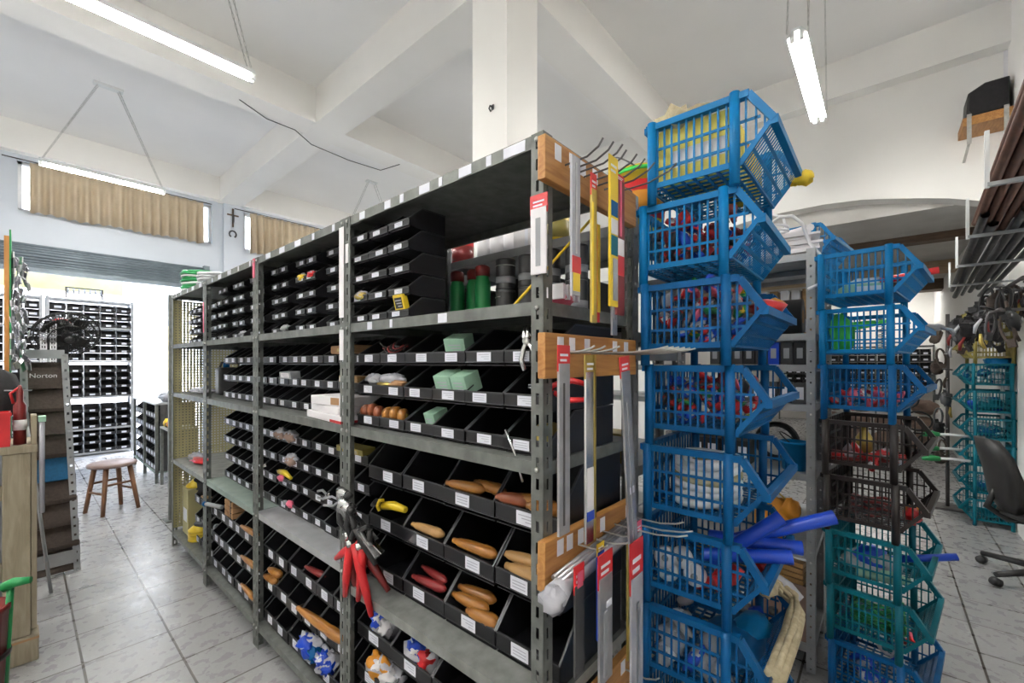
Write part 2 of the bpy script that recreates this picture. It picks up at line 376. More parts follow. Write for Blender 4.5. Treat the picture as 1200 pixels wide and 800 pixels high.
# ------------------------------------------------------------------ bins
BINM = {}
def bin_meshes(w, d, h, lipf=.36, mat_='bin'):
    key = (w, d, h, lipf)
    if key in BINM: return BINM[key]
    t = .0028; lip = h * lipf; b = MB()
    prof = [(0.022, 0), (0, lip * .25), (0, lip), (d * .36, h), (d, h), (d, 0)]
    for y in (-w / 2, w / 2 - t): b.prism(prof, y, y + t, lambda u, v, q: (u, q, v))
    b.box(.004, d, -w / 2 + t, w / 2 - t, 0, t); b.box(d - t, d, -w / 2 + t, w / 2 - t, t, h)
    b.prism([(.022, 0), (0, lip * .25), (0, lip), (.003, lip), (.003, lip * .3), (.026, .003)], -w / 2, w / 2, lambda u, v, q: (u, q, v)); b.mi(1)
    r = .0028                                                      # rolled rim
    for y in (-w / 2 + .002, w / 2 - .002):
        b.bar((0, y, lip), (d * .36, y, h - .002), .006, .004); b.bar((d * .36, y, h - .002), (d, y, h - .002), .006, .004)
    b.bar((0.001, -w / 2, lip), (.001, w / 2, lip), .006, .0045); b.bar((0.0, -w / 2, lip * .25), (.0, w / 2, lip * .25), .003, .003)
    body = b.mesh('storage_bin', [mat_, 'bin_rim'])
    cw, ch = min(w * .36, .060), min(lip * .66, .036)
    cards = []
    for v in range(3):
        c = MB(); y0 = -cw / 2 + (v - 1) * w * .1; z0 = lip * .3; x = -.0016
        c.box(x, .002, y0, y0 + cw, z0, z0 + ch)
        c.mi(1)
        for q in range(3): c.box(x - .0003, x, y0 + cw * .12, y0 + cw * (.88 - .2 * q * (v % 2)), z0 + ch * (.68 - .23 * q), z0 + ch * (.75 - .23 * q))
        cards.append(c.mesh('label_card', ['card', 'ink']))
    BINM[key] = (body, cards); return BINM[key]
LEVN = ['top level', 'second level', 'third level', 'bottom level']
BINS = {}
def add_bins(bay, lev, X, z0, rows, pitch, cols, w, d, rowskip=(), lipf=.36):
    """cols: list of y centres from left (far) to right (near)"""
    body, cards = bin_meshes(w, d, pitch - .003, lipf)
    for r in range(rows):
        rn = {rows - 1: 'top row', 0: 'bottom row'}.get(r, '%s row up' % ORD[r])
        for i, y in enumerate(cols):
            if (r, i) in rowskip: continue
            o = bpy.data.objects.new('storage_bin', body); C.objects.link(o)
            o.location = (X + rng.uniform(0, .006), y, z0 + r * pitch); o.rotation_euler = (0, 0, rng.uniform(-.012, .012))
            tag(o, 'black storage bin, %s from left, %s, %s of the %s' % (ORD[i], rn, LEVN[lev], BAYS[bay]), 'storage bin', 'black storage bins in the main row of shelves')
            c = bpy.data.objects.new('label_card', cards[rng.randrange(3)]); C.objects.link(c); c.parent = o
            BINS[(bay, lev, r, i)] = (X, y, z0 + r * pitch, w, pitch * lipf)
def ycols(bay, n, w, start=.008): return [AY + AW * bay + start + w * (n - .5 - k) for k in range(n)]
add_bins(0, 0, .812, 1.606, 5, .073, [1.445, 1.325, 1.20], .115, .15)
add_bins(0, 1, .835, 1.226, 3, .113, ycols(0, 6, .149, .012), .147, .32)
add_bins(0, 2, .88, .641, 3, .184, ycols(0, 4, .222, .014), .219, .33, (), .32)
add_bins(0, 3, .83, .121, 3, .156, ycols(0, 4, .222, .014), .219, .33)
yb = AY + AW
tcol = [.845, .74, .545, .44, .235, .13]
add_bins(1, 0, .86, 1.606, 5, .076, [yb + q for q in tcol], .10, .17)
add_bins(1, 1, .90, 1.226, 3, .113, ycols(1, 7, .128, .014), .126, .3)
add_bins(1, 2, .90, .696, 4, .117, ycols(1, 7, .128, .014), .126, .3)
add_bins(1, 3, .83, .121, 3, .168, ycols(1, 6, .149, .014), .147, .33)
yb += AW
add_bins(2, 0, .86, 1.606, 5, .076, [yb + q for q in tcol], .10, .17)
add_bins(2, 1, .90, 1.226, 3, .113, ycols(2, 7, .128, .014), .126, .3)
add_bins(2, 2, .90, .696, 4, .117, ycols(2, 7, .128, .014), .126, .3)
add_bins(2, 3, .83, .121, 3, .168, ycols(2, 6, .149, .014), .147, .33)
yb += AW
add_bins(3, 0, .87, 1.606, 4, .076, [yb + q for q in (.70, .58, .46, .2, .09)], .10, .17)
add_bins(3, 3, .86, .121, 3, .15, [yb + q for q in (.46, .30, .14)], .14, .3)

# ------------------------------------------------------------------ things in the bins
def handle(X, Y, Z, L, r, m, label, rz=0., tilt=0., grp='wooden tool handles in the bins', fat=1.25):
    b = MB(); n = 14; P = []; rs = []
    for k in range(n + 1):
        t = k / n; P.append((0, (t - .5) * L, 0))
        q = .78 + .30 * math.sin(math.pi * min(1, t * 1.15)) + (.16 if .12 < t < .3 else 0) - (.25 if t > .92 else 0)
        if t < .06: q *= .72
        if t == 0: q *= .5
        rs.append(r * q)
    b.tube(P, [q * .8 for q in rs], 10)
    o = link('tool_grip', b.mesh('tool_grip', m), None, (X, Y, Z), 0, (tilt, 0, rz))
    return tag(o, label, 'tool handle', grp)
def bp(bay, lev, r, i, dy=0., dx=.03, dz=.02):
    X, y, z, w, lip = BINS[(bay, lev, r, i)]; return X + dx, y + dy, z + lip + dz
def H(bay, lev, r, i, L, rad, m, label, dy=0., dx=.03, dz=.012, rz=0., tilt=0.): handle(*bp(bay, lev, r, i, dy, dx, dz), L, rad, m, label, rz, tilt)
H(0, 2, 2, 2, .15, .020, 'handle', 'brown turned handle lying left in a top row bin', .03, .02, .012, .15)
H(0, 2, 2, 2, .14, .020, 'handle', 'brown turned handle lying right in a top row bin', -.05, .045, .02, -.1)
H(0, 2, 2, 3, .11, .021, 'handle_red', 'reddish turned handle at the left of the four handles by the near post', .055, .02, .014, .25)
H(0, 2, 2, 3, .10, .020, 'handle', 'orange turned handle second of the four by the near post', 0.0, .035, .02, .3)
H(0, 2, 2, 3, .09, .021, 'handle', 'orange turned handle third of the four by the near post', -.045, .02, .014, .4)
H(0, 2, 2, 3, .08, .021, 'handle', 'orange turned handle closest to the near post', -.082, .018, .016, .5)
H(0, 2, 1, 1, .16, .019, 'handle_pale', 'pale pinkish turned handle alone in a middle row bin', .0, .025, .012, .05)
H(0, 2, 1, 2, .18, .021, 'handle', 'dark orange turned handle lying across a middle row bin', 0.0, .03, .012, .06)
H(0, 2, 1, 3, .17, .021, 'handle_pale', 'pale wood handle lying higher in the bin by the near post', .03, .05, .024, .1)
H(0, 2, 1, 3, .18, .023, 'handle_pale', 'pale wood handle lying lower in the bin by the near post', -.01, .02, .008, .05)
H(0, 2, 0, 1, .16, .018, 'maroon', 'dark red handle lying in a bottom row bin beside the clamps', 0., .03, .014, .1)
H(0, 2, 0, 1, .15, .016, 'maroon', 'dark red handle behind another one in the bin beside the clamps', .01, .06, .03, -.1)
H(0, 2, 0, 2, .15, .021, 'handle', 'orange wooden handle topmost of three in a bottom row bin', .03, .07, .03, .1)
H(0, 2, 0, 2, .15, .022, 'handle', 'orange wooden handle in the middle of three in a bottom row bin', .03, .04, .016, .05)
H(0, 2, 0, 2, .12, .023, 'handle', 'orange wooden handle at the front right of three in a bottom row bin', -.045, .02, .006, .1)
H(1, 3, 2, 3, .16, .016, 'maroon', 'dark red handle in the top bin row under the light shelf', 0, .03, .016, .1)
H(1, 3, 1, 4, .40, .024, 'handle', 'long turned wooden handle laid across several bins low on the second bay', .02, -.004, .016, .06)
H(1, 3, 1, 0, .13, .022, 'handle', 'upper orange handle at the left post of the second bay', .01, .03, .034, .1)
H(1, 3, 1, 0, .13, .022, 'handle', 'lower orange handle at the left post of the second bay', .01, .01, .008, .1)
H(2, 3, 2, 4, .24, .017, 'handle', 'orange handle lying by the post in the third bay, upper row', -.06, -.004, .022, .05)
H(2, 3, 1, 4, .26, .017, 'handle', 'orange handle lying by the post in the third bay, middle row', -.06, -.004, .016, .02)
H(2, 3, 0, 4, .26, .017, 'handle', 'orange handle lying by the post in the third bay, lowest row', -.04, -.004, .016, -.03)
H(3, 3, 2, 1, .14, .018, 'handle_pale', 'pale handle end in a bin beside the yellow cones', 0, .02, .016, .2)
# cork coloured blocks bundle
t = thing('cork_block_bundle', 'bundle of brown blocks on a bin in the third bay, under the green-grey shelf', 'block bundle', bp(2, 3, 2, 2, .03, .03, .005))
for r in range(3):
    for k in range(2): MB().box(-.03, .06, -.075 + k * .076, -.003 + k * .076, r * .034, r * .034 + .031).build('block', 'cork', t, bev=.004)
MB().box(-.0315, .0615, -.05, -.04, -.001, .103).build('strap', 'black', t)
# pale green cartons in the second level bins of the nearest bay
def carton(loc, s, rz, m, label, cat='carton', name='carton', lab='paper', tilt=0., grp=None):
    t = thing(name, label, cat, loc, 0, grp, rot=(0, tilt, rz))
    MB().box(-s[0] / 2, s[0] / 2, -s[1] / 2, s[1] / 2, 0, s[2]).build('box', m, t, bev=.002)
    c = MB().box(-s[0] / 2 - .0008, -s[0] / 2 + .0005, -s[1] * .36, s[1] * .36, s[2] * .18, s[2] * .82); c.mi(1)
    for k in range(3): c.box(-s[0] / 2 - .0011, -s[0] / 2 - .0008, -s[1] * .30, s[1] * (.30 - .1 * k), s[2] * (.62 - .17 * k), s[2] * (.68 - .17 * k))
    c.build('front_label', [lab, 'ink'], t); return t
x, y, z = bp(0, 1, 2, 3, -.01, .045, -.004); carton((x, y, z), (.06, .07, .055), .3, 'ppegreen', 'pale green carton alone in the top row of second level bins', tilt=-.35, lab='ppegreen')
x, y, z = bp(0, 1, 1, 3, .03, .04, -.004); carton((x, y, z), (.06, .066, .058), .1, 'ppegreen', 'pale green carton, left of the pair in one bin', tilt=-.35, lab='ppegreen')
x, y, z = bp(0, 1, 1, 3, -.048, .04, -.004); carton((x, y, z), (.06, .066, .058), -.05, 'ppegreen', 'pale green carton, right of the pair in one bin', tilt=-.35, lab='ppegreen')
x, y, z = bp(0, 1, 0, 2, -.035, .06, -.012); carton((x, y, z), (.06, .05, .055), .0, 'ppegreen', 'pale green carton half hidden in a bottom row bin', tilt=-.3, lab='ppegreen')
# bagged goods and small tools
def blobthing(name, label, cat, parts, grp=None, rg=.24):
    """parts: list of (partname, material, centre, (rx,ry,rz), seed); first centre is the base"""
    c0 = Vector(parts[0][2]); t = thing(name, label, cat, c0, 0, grp)
    for (pn, m, c, rr, sd) in parts:
        MB().blob(Vector(c) - c0, *rr, seed=sd, rough=rg, u=14, w=10).build(pn, m, t)
    return t
x, y, z = bp(0, 1, 1, 1, .02, .03, .012)
blobthing('bagged_parts', 'clear bag of tan parts bulging from a second level bin at left', 'bagged parts', [('bag', 'film', (x, y + .02, z + .008), (.03, .065, .022), 3), ('contents', 'cork', (x - .008, y - .03, z - .004), (.022, .05, .012), 4), ('label', 'brass', (x - .02, y + .03, z - .008), (.012, .05, .008), 5)])
x, y, z = bp(0, 1, 1, 0, .0, .03, .012)
blobthing('bagged_parts', 'greyish bag at the left post in the middle row of second level', 'bagged parts', [('bag', 'film', (x, y, z + .008), (.025, .045, .02), 8), ('contents', 'grey', (x - .006, y - .01, z), (.02, .03, .014), 9)])
for i in (0, 1):
    x, y, z = bp(0, 1, 0, i, .01, .03, .01)
    for k in range(3):
        t = thing('wheel_brush', ['small brown wheel brush %s in the bin at the left post' % s for s in ('at left', 'in the middle', 'at right')][k] if i == 0 else ['small amber wheel brush %s in the second bin' % s for s in ('at left', 'in the middle', 'at right')][k], 'wheel brush', (x, y + .045 - .042 * k, z + .006 * (k % 2)), .3 * k)
        T = Matrix.Rotation(R(90), 4, 'X')
        MB().lathe([(0, -.012), (.024, -.012), (.026, 0), (.024, .012), (0, .012)], 14, T).build('bristles', 'handle' if i else 'handle_red', t)
        MB().lathe([(0, -.016), (.009, -.016), (.009, .016), (0, .016)], 10, T).build('hub', 'brass', t)
x, y, z = bp(0, 1, 2, 1, .01, .02, .008)
t = thing('wire_bundle', 'dark red and black wire bundle in a top row bin near the left post', 'wire bundle', (x, y, z))
for k in range(5):
    MB().tube([(.02 * math.sin(k + q * .7), -.055 + .011 * q, .012 * math.sin(q * .9 + k) + .006 * k) for q in range(11)], .0032, 6).build('wire', 'maroon' if k % 2 else 'black', t)
# plier things at the near post bins
def pliers(label, loc, rot, L=.17, hm='red', jm='chrome'):
    t = thing('pliers', label, 'pliers', loc, 0, 'hand tools in the bins', rot=rot)
    for s in (-1, 1):
        MB().tube([(0, 0, 0), (0, s * .012, -L * .15), (0, s * .024, -L * .4), (0, s * .018, -L * .66)], [.006, .007, .0075, .006], 8).build('grip', hm, t)
        MB().tube([(0, -s * .002, 0), (0, s * .007, L * .1), (0, s * .003, L * .34)], [.007, .008, .003], 8).build('jaw', jm, t)
    MB().lathe([(0, -.008), (.009, -.008), (.009, .008), (0, .008)], 10, Matrix.Rotation(R(90), 4, 'Y')).build('pivot', 'zinc', t)
    return t
x, y, z = bp(0, 1, 2, 5, -.012, -.008, .022); pliers('chrome jawed pliers hanging over the bin lip next to the near post', (x, y, z), (R(-8), 0, 0), .11, 'chrome')
x, y, z = bp(0, 1, 1, 5, .0, .02, .018); pliers('red handled pliers lying in the middle row bin by the near post', (x, y - .055, z), (R(-86), 0, .3), .15)
x, y, z = bp(0, 1, 0, 5, .03, -.01, -.03); b = MB().tube([(0, .028, .05), (0, 0, 0), (0, -.03, -.075)], [.004, .003, .003], 8); o = b.build('steel_rod', 'chrome', None, (x, y, z)); tag(o, 'thin bright steel rod leaning out of the bottom bin beside the near post', 'rod')
x, y, z = bp(0, 1, 0, 5, -.035, .05, .0)
t = thing('tape_roll', 'yellow brown tape roll in the bottom bin by the near post', 'tape roll', (x, y, z)); MB().lathe([(.02, -.02), (.04, -.02), (.04, .02), (.02, .02)], 18, Matrix.Rotation(R(80), 4, 'X')).build('tape', 'brass', t); MB().lathe([(.0, -.018), (.02, -.018), (.02, .018), (.0, .018)], 14, Matrix.Rotation(R(80), 4, 'X')).build('core', 'red', t)
x, y, z = bp(0, 0, 0, 2, 0, .02, .0); carton((x, y, z), (.02, .055, .055), 0, 'yellow', 'small yellow card standing in a top level bin of the nearest bay', 'card', 'hang_card', 'black', -.25)
# spring clamps heaped at the left post of the nearest bay
def clamp(label, loc, rot, L=.24, m='red'):
    t = thing('spring_clamp', label, 'spring clamp', loc, 0, 'clamps hanging at the left post', rot=rot)
    for s in (-1, 1):
        MB().tube([(0, s * .01, 0), (0, s * .036, -L * .3), (0, s * .066, -L * .62), (0, s * .09, -L * .95)], [.013, .017, .015, .009], 8).build('grip', m, t)
        MB().tube([(0, s * .012, 0), (0, -s * .03, L * .22), (0, -s * .006, L * .44)], [.012, .012, .008], 8).build('jaw', 'black', t)
    MB().lathe([(0, -.02), (.012, -.02), (.012, .02), (0, .02)], 10, Matrix.Rotation(R(90), 4, 'Y')).build('spring', 'chrome', t)
clamp('red gripped spring clamp hanging lowest, tips over the shelf edge', (.765, 1.405, .83), (R(2), R(-6), 0), .25)
clamp('red gripped spring clamp turned sideways at the right of the heap', (.775, 1.36, .83), (R(38), R(-5), 0), .22)
clamp('dark red gripped spring clamp behind the others by the post', (.785, 1.46, .84), (R(-22), R(-8), .2), .24, 'maroon')
def bar_clamp(label, loc, rot):
    t = thing('trigger_clamp', label, 'clamp', loc, 0, 'clamps hanging at the left post', rot=rot)
    MB().bar((0, 0, .06), (0, 0, -.16), .016, .007).build('bar', 'chrome', t)
    MB().tube([(0, 0, .05), (0, -.035, .062), (0, -.05, .03)], [.017, .019, .012], 8).build('jaw', 'chrome', t)
    MB().tube([(0, .0, -.02), (0, .03, -.06), (0, .05, -.15)], [.014, .013, .009], 8).build('handle', 'black', t)
    MB().lathe([(0, -.01), (.014, -.01), (.014, .008), (0, .008)], 10, Matrix.Translation((0, -.05, .02))).build('pad', 'black', t)
bar_clamp('chrome trigger clamp leaning highest at the left post', (.775, 1.445, .935), (R(-58), R(-10), .1))
bar_clamp('chrome trigger clamp in the middle of the three by the post', (.765, 1.415, .905), (R(-50), R(-12), .3))
bar_clamp('chrome trigger clamp lowest of the three by the post', (.76, 1.385, .90), (R(-62), R(-14), -.1))
t = thing('locking_pliers', 'yellow and black locking pliers lying beside the chrome clamps', 'pliers', (.90, 1.375, .925), 0, None, rot=(0, 0, .2)); t.scale = (.75, .75, .75)
MB().tube([(0, .05, 0), (0, -.02, .012), (0, -.10, .004)], [.02, .022, .015], 10).build('grip', 'yellow', t); MB().tube([(-.02, .055, -.02), (-.02, .07, .0), (-.02, .055, .03), (-.02, .03, .035)], .009, 8).build('lever', 'yellow', t); MB().tube([(0, .05, 0), (0, .10, .01), (0, .13, -.01)], [.016, .02, .01], 8).build('jaw', 'black', t)
# bagged blue goods in the lowest bins
def bag(label, p, rr, m1, m2, seed):
    return blobthing('plastic_bag', label, 'plastic bag', [('bag', 'film', p, rr, seed), ('print', m1, (p[0] - rr[0] * .42, p[1] + rr[1] * .15, p[2] + rr[2] * .2), (rr[0] * .72, rr[1] * .66, rr[2] * .78), seed + 1), ('patch', m2, (p[0] - rr[0] * .45, p[1] - rr[1] * .5, p[2]), (rr[0] * .6, rr[1] * .42, rr[2] * .6), seed + 2), ('white_print', 'paper', (p[0] - rr[0] * .6, p[1] + rr[1] * .1, p[2] + rr[2] * .45), (rr[0] * .5, rr[1] * .3, rr[2] * .35), seed + 3)], None, .42)
bag('blue and white bag in the leftmost low bin of the nearest bay', bp(0, 3, 2, 0, -.0, .06, .015), (.045, .06, .06), 'royal', 'paper', 21)
bag('round blue and white bag in the second low bin of the nearest bay', bp(0, 3, 2, 1, -.01, .055, .01), (.045, .075, .05), 'royal', 'red', 25)
bag('white and orange bag in the lower left bin of the nearest bay', bp(0, 3, 1, 0, -.02, .05, .015), (.05, .08, .05), 'orange', 'paper', 29)
bag('deep blue bag in the lowest row of the second bay', bp(1, 3, 0, 3, .0, .03, .02), (.05, .10, .045), 'royal', 'blue2', 33)
bag('deep blue bag second in the lowest row of the second bay', bp(1, 3, 0, 4, .02, .03, .012), (.045, .07, .045), 'royal', 'royal', 37)
# tools in the third level of the second bay
t = thing('utility_knife', 'yellow tool handle sticking out of a third level bin in the second bay', 'hand tool', bp(1, 2, 1, 0, -.02, .0, .03)); MB().tube([(0, .07, .0), (0, .0, .006), (0, -.08, -.01)], [.012, .015, .008], 8).build('grip', 'yellow', t); MB().tube([(0, .07, 0), (0, .10, .0)], .005, 6).build('tip', 'black', t)
t = thing('putty_scraper', 'pink handled scraper under the yellow tool in the second bay', 'hand tool', bp(1, 2, 1, 0, .01, -.006, .004)); MB().blob((0, 0, 0), .015, .035, .018, 4).build('grip', 'pink', t); MB().box(-.004, -.002, -.12, -.03, -.01, .008).build('blade', 'chrome', t)
t = thing('putty_scraper', 'pink handled scraper in the lowest bin row above the light shelf', 'hand tool', bp(1, 2, 0, 1, .03, -.004, .006)); MB().blob((0, 0, 0), .015, .035, .018, 5).build('grip', 'pink', t); MB().tube([(0, -.03, 0), (0, -.10, -.004)], .006, 6).build('shaft', 'black', t); MB().blob((0, .055, -.003), .012, .022, .012, 8).build('cap', 'grey', t)
for k, (i, dy) in enumerate(((4, .02), (5, .03))):
    t = thing('pliers', ['small grey pliers in a third level bin of the second bay', 'small open grey pliers right of another pair in the second bay'][k], 'pliers', bp(1, 2, 1, i, dy, -.002, .016), 0, 'hand tools in the bins', rot=(R(80), 0, .4 * k))
    for s in (-1, 1): MB().tube([(0, 0, 0), (0, s * .02, -.04), (0, s * .014, -.09)], .0055, 6).build('grip', 'grey', t); MB().tube([(0, 0, 0), (0, -s * .006, .03)], [.006, .003], 6).build('jaw', 'chrome', t)
t = thing('pliers', 'small steel pliers on a bin lip by the post in the third bay', 'pliers', bp(2, 2, 1, 5, .0, -.002, .018), 0, 'hand tools in the bins', rot=(R(70), 0, .2))
for s in (-1, 1): MB().tube([(0, 0, 0), (0, s * .022, -.04), (0, s * .016, -.10)], .0065, 6).build('grip', 'grey', t); MB().tube([(0, 0, 0), (0, -s * .006, .04)], [.007, .003], 6).build('jaw', 'chrome', t)
x, y, z = bp(1, 2, 3, 5, -.06, .02, .0); carton((x, y, z), (.06, .20, .025), .04, 'olive', 'flat olive yellow box on the bins under the third shelf of the second bay', lab='brass', tilt=-.1)
for k, (i, r) in enumerate(((1, 3), (1, 2), (0, 3))):
    x, y, z = bp(1, 2, r, i, .02, .0, .0); blobthing('bagged_parts', ['greyish pink bag of parts at upper left in the second bay', 'greyish pink bag of parts below another in the second bay', 'dull grey bag of parts at the left post in the second bay'][k], 'bagged parts', [('bag', 'film', (x, y, z), (.03, .05, .03), 60 + k), ('contents', 'sack', (x - .008, y - .01, z - .004), (.028, .04, .024), 70 + k)])
# paper boxes and slip on the third shelf of the second bay
t = thing('flat_box', 'white flat box with a brown label, upper of two on the third shelf', 'box', (.905, 1.69, 1.289), 0, 'flat white boxes on the third shelf', rot=(0, 0, R(4)))
MB().box(-.09, .12, -.13, .14, 0, .036).build('box', 'paper', t, bev=.003)
c = MB().box(-.0912, -.0905, -.075, -.015, .004, .032); c.build('brown_label', 'cork', t); c = MB().box(-.0912, -.0905, -.125, -.085, .006, .030); c.build('grey_label', 'card', t)
t = thing('flat_box', 'white flat box, lower of two on the third shelf, with a red strip', 'box', (.895, 1.70, 1.226), 0, 'flat white boxes on the third shelf', rot=(0, 0, R(-5)))
MB().box(-.088, .13, -.165, .20, 0, .03).build('box', 'paper', t, bev=.003); MB().box(-.089, .0, -.168, -.06, .002, .012).build('red_strip', 'red', t)
MB().box(-.08, .12, -.12, .17, .031, .061).build('lid', 'paper', t, bev=.003)
t = thing('tool_case', 'brown flat tool case lying on the bins under the second shelf of the second bay', 'tool case', bp(1, 1, 2, 5, -.03, .02, .005), R(-6)); MB().box(-.05, .08, -.12, .11, 0, .035).build('case', 'cork', t, bev=.006); MB().box(-.052, -.049, -.03, .03, .01, .022).build('latch', 'brass', t)
t = thing('wood_block', 'pale wooden block on the middle bins of the second bay', 'wood block', bp(1, 1, 1, 5, -.05, .02, .0), R(-5)); MB().box(-.03, .05, -.09, .09, 0, .026).build('block', 'handle_pale', t, bev=.003); MB().box(-.031, -.029, .04, .08, .004, .02).build('label', 'paper', t)
x, y, z = bp(1, 1, 1, 0, -.04, .02, 0); carton((x, y, z), (.05, .14, .036), .0, 'grey', 'long grey carton on the middle bins at the left of the second bay', lab='paper', tilt=-.1)
# loose goods in the top levels
for k, (by, lv, r, i, m1, lab) in enumerate(((1, 0, 3, 2, 'yellow', 'yellow bag of parts in the top level of the second bay'), (1, 0, 3, 3, 'red', 'red bag of parts in the top level of the second bay'), (1, 0, 2, 5, 'royal', 'blue bag of parts in the top level of the second bay by the near post'), (2, 0, 0, 3, 'grey', 'grey bag of parts spilling from a top level bin of the third bay'), (1, 0, 0, 1, 'grey', 'grey bag of parts in the lowest top level bin of the second bay'), (0, 0, 1, 0, 'brass', 'dull yellow bag of parts in the top level of the nearest bay'))):
    x, y, z = bp(by, lv, r, i, 0, .015, .0); blobthing('bagged_parts', lab, 'bagged parts', [('bag', 'film', (x, y, z), (.02, .04, .018), 80 + k), ('contents', m1, (x - .006, y - .005, z - .002), (.018, .034, .016), 90 + k)])
# dark tins and jars on the second shelf of the nearest bay
TIN = None
def tin(label, X, Y, Z, r=.036, h=.105):
    t = thing('paint_tin', label, 'tin', (X, Y, Z), rng.uniform(0, 6), 'dark tins on the second shelf')
    MB().lathe([(0, 0), (r, 0), (r, .006), (r * .97, .008), (r * .97, h - .01), (r, h - .008), (r, h)], 20).build('body', 'tin', t)
    MB().lathe([(0, h - .004), (r * .9, h - .004), (r * .92, h + .002), (r * .86, h + .003), (0, h - .001)], 20).build('lid', 'grey', t)
    b = MB().lathe([(r * .975, h * .2), (r * .985, h * .2), (r * .985, h * .42), (r * .975, h * .42)], 20); b.build('band', 'grey', t)
    MB().tube([(r * math.cos(q), r * math.sin(q), h * .9 - .012 - .0 * q) for q in [R(20 * k) for k in range(10)]], .0018, 6).build('wire_handle', 'zinc', t)
for k, (X, Y) in enumerate(((1.12, 1.0), (1.13, .905), (1.12, .81), (1.13, .715))):
    s = ['first', 'second', 'third', 'fourth'][k]
    tin('dark grey tin, bottom of the %s stack counting from the left on the second shelf' % s, X, Y, 1.606)
    tin('dark grey tin, top of the %s stack counting from the left on the second shelf' % s, X, Y, 1.715)
for k, (X, Y) in enumerate(((1.13, 1.265), (1.15, 1.19), (1.12, 1.115))):
    t = thing('jar', 'dark green jar with a red lid, %s from the left beside the tins' % ORD[k], 'jar', (X, Y, 1.606))
    MB().lathe([(0, 0), (.028, 0), (.03, .01), (.03, .15), (.024, .165), (.024, .175), (0, .175)], 16).build('body', 'green', t)
    MB().lathe([(0, .172), (.028, .172), (.028, .205), (.02, .212), (0, .212)], 16).build('lid', 'maroon', t)
# end bay goods
t = thing('jerry_can', 'blue grey plastic can on the third shelf of the farthest bay', 'can', (1.0, 3.66, 1.226)); MB().box(-.06, .06, -.05, .05, 0, .20).build('body', 'tin', t, bev=.015); MB().lathe([(0, .2), (.022, .2), (.022, .235), (0, .235)], 12).build('cap', 'blue2', t); MB().tube([(-.04, 0, .2), (-.03, 0, .235), (.0, 0, .24)], .008, 8).build('handle', 'tin', t)
blobthing('plastic_bag', 'crumpled clear bag lying on the third shelf of the farthest bay', 'plastic bag', [('bag', 'film', (.93, 3.95, 1.246), (.07, .14, .02), 101), ('print', 'card', (.9, 3.97, 1.25), (.05, .09, .018), 102)])
t = thing('red_tool_roll', 'red pouch lying on the fourth shelf of the farthest bay', 'pouch', (.9, 3.92, .718), .1); MB().blob((0, 0, 0), .05, .11, .022, 7).build('pouch', 'red', t); MB().tube([(-.05, -.05, 0), (-.052, 0, .01), (-.05, .05, 0)], .005, 6).build('strap', 'pink', t)
blobthing('plastic_bag', 'grey clear bag beside the red pouch on the fourth shelf', 'plastic bag', [('bag', 'film', (.92, 4.1, .722), (.05, .10, .025), 111), ('print', 'grey', (.9, 4.1, .722), (.04, .07, .02), 112)])
def cone(label, X, Y, Z, n, m='yellow'):
    t = thing('funnel_stack', label, 'funnel', (X, Y, Z))
    for k in range(n): MB().lathe([(.0, .0), (.075, 0), (.075, .012), (.03, .05), (.018, .065), (.012, .065), (.0, .06)], 18, Matrix.Translation((0, 0, .022 * k))).build('funnel', m, t)
cone('stack of yellow plastic funnels on the bottom shelf of the farthest bay', .90, 3.93, .121, 4)
cone('yellow plastic funnel upside down on bins near the yellowed mesh', .93, 4.13, .48, 1)
t = thing('carton', 'pale carton under the yellow funnel on the bottom shelf', 'carton', (.93, 4.13, .121)); MB().box(-.08, .1, -.08, .08, 0, .355).build('box', 'perf', t, bev=.003); MB().box(-.082, -.079, -.05, .05, .1, .2).build('front_label', 'card', t)
t = thing('work_gloves', 'pair of dark work gloves bunched on the bins beside the yellow funnel', 'gloves', (.9, 3.78, .585)); MB().blob((0, 0, 0), .06, .08, .05, 13, .3).build('glove', 'blackcloth', t); MB().blob((-.02, -.06, -.03), .05, .06, .05, 14, .3).build('glove', 'blackcloth', t)
t = thing('pipe_offcut', 'dark pipe end jutting from the bins at the bottom of the farthest bay', 'pipe', bp(3, 3, 1, 2, .0, -.02, .02), 0, None, rot=(0, 0, .4)); MB().tube([(0, -.10, 0), (0, .1, 0)], .016, 12).build('pipe', 'black', t); MB().tube([(0, -.10, 0), (0, -.085, 0)], .02, 12).build('collar', 'grey', t)
t = thing('pipe_offcut', 'grey blue pipe end jutting from the bins under the cork blocks', 'pipe', bp(2, 3, 2, 0, .0, -.01, .02), 0, None, rot=(0, 0, .3)); MB().tube([(0, -.09, 0), (0, .09, 0)], .013, 12).build('pipe', 'grey', t); MB().tube([(0, .07, 0), (0, .09, 0)], .017, 12).build('collar', 'blue2', t)
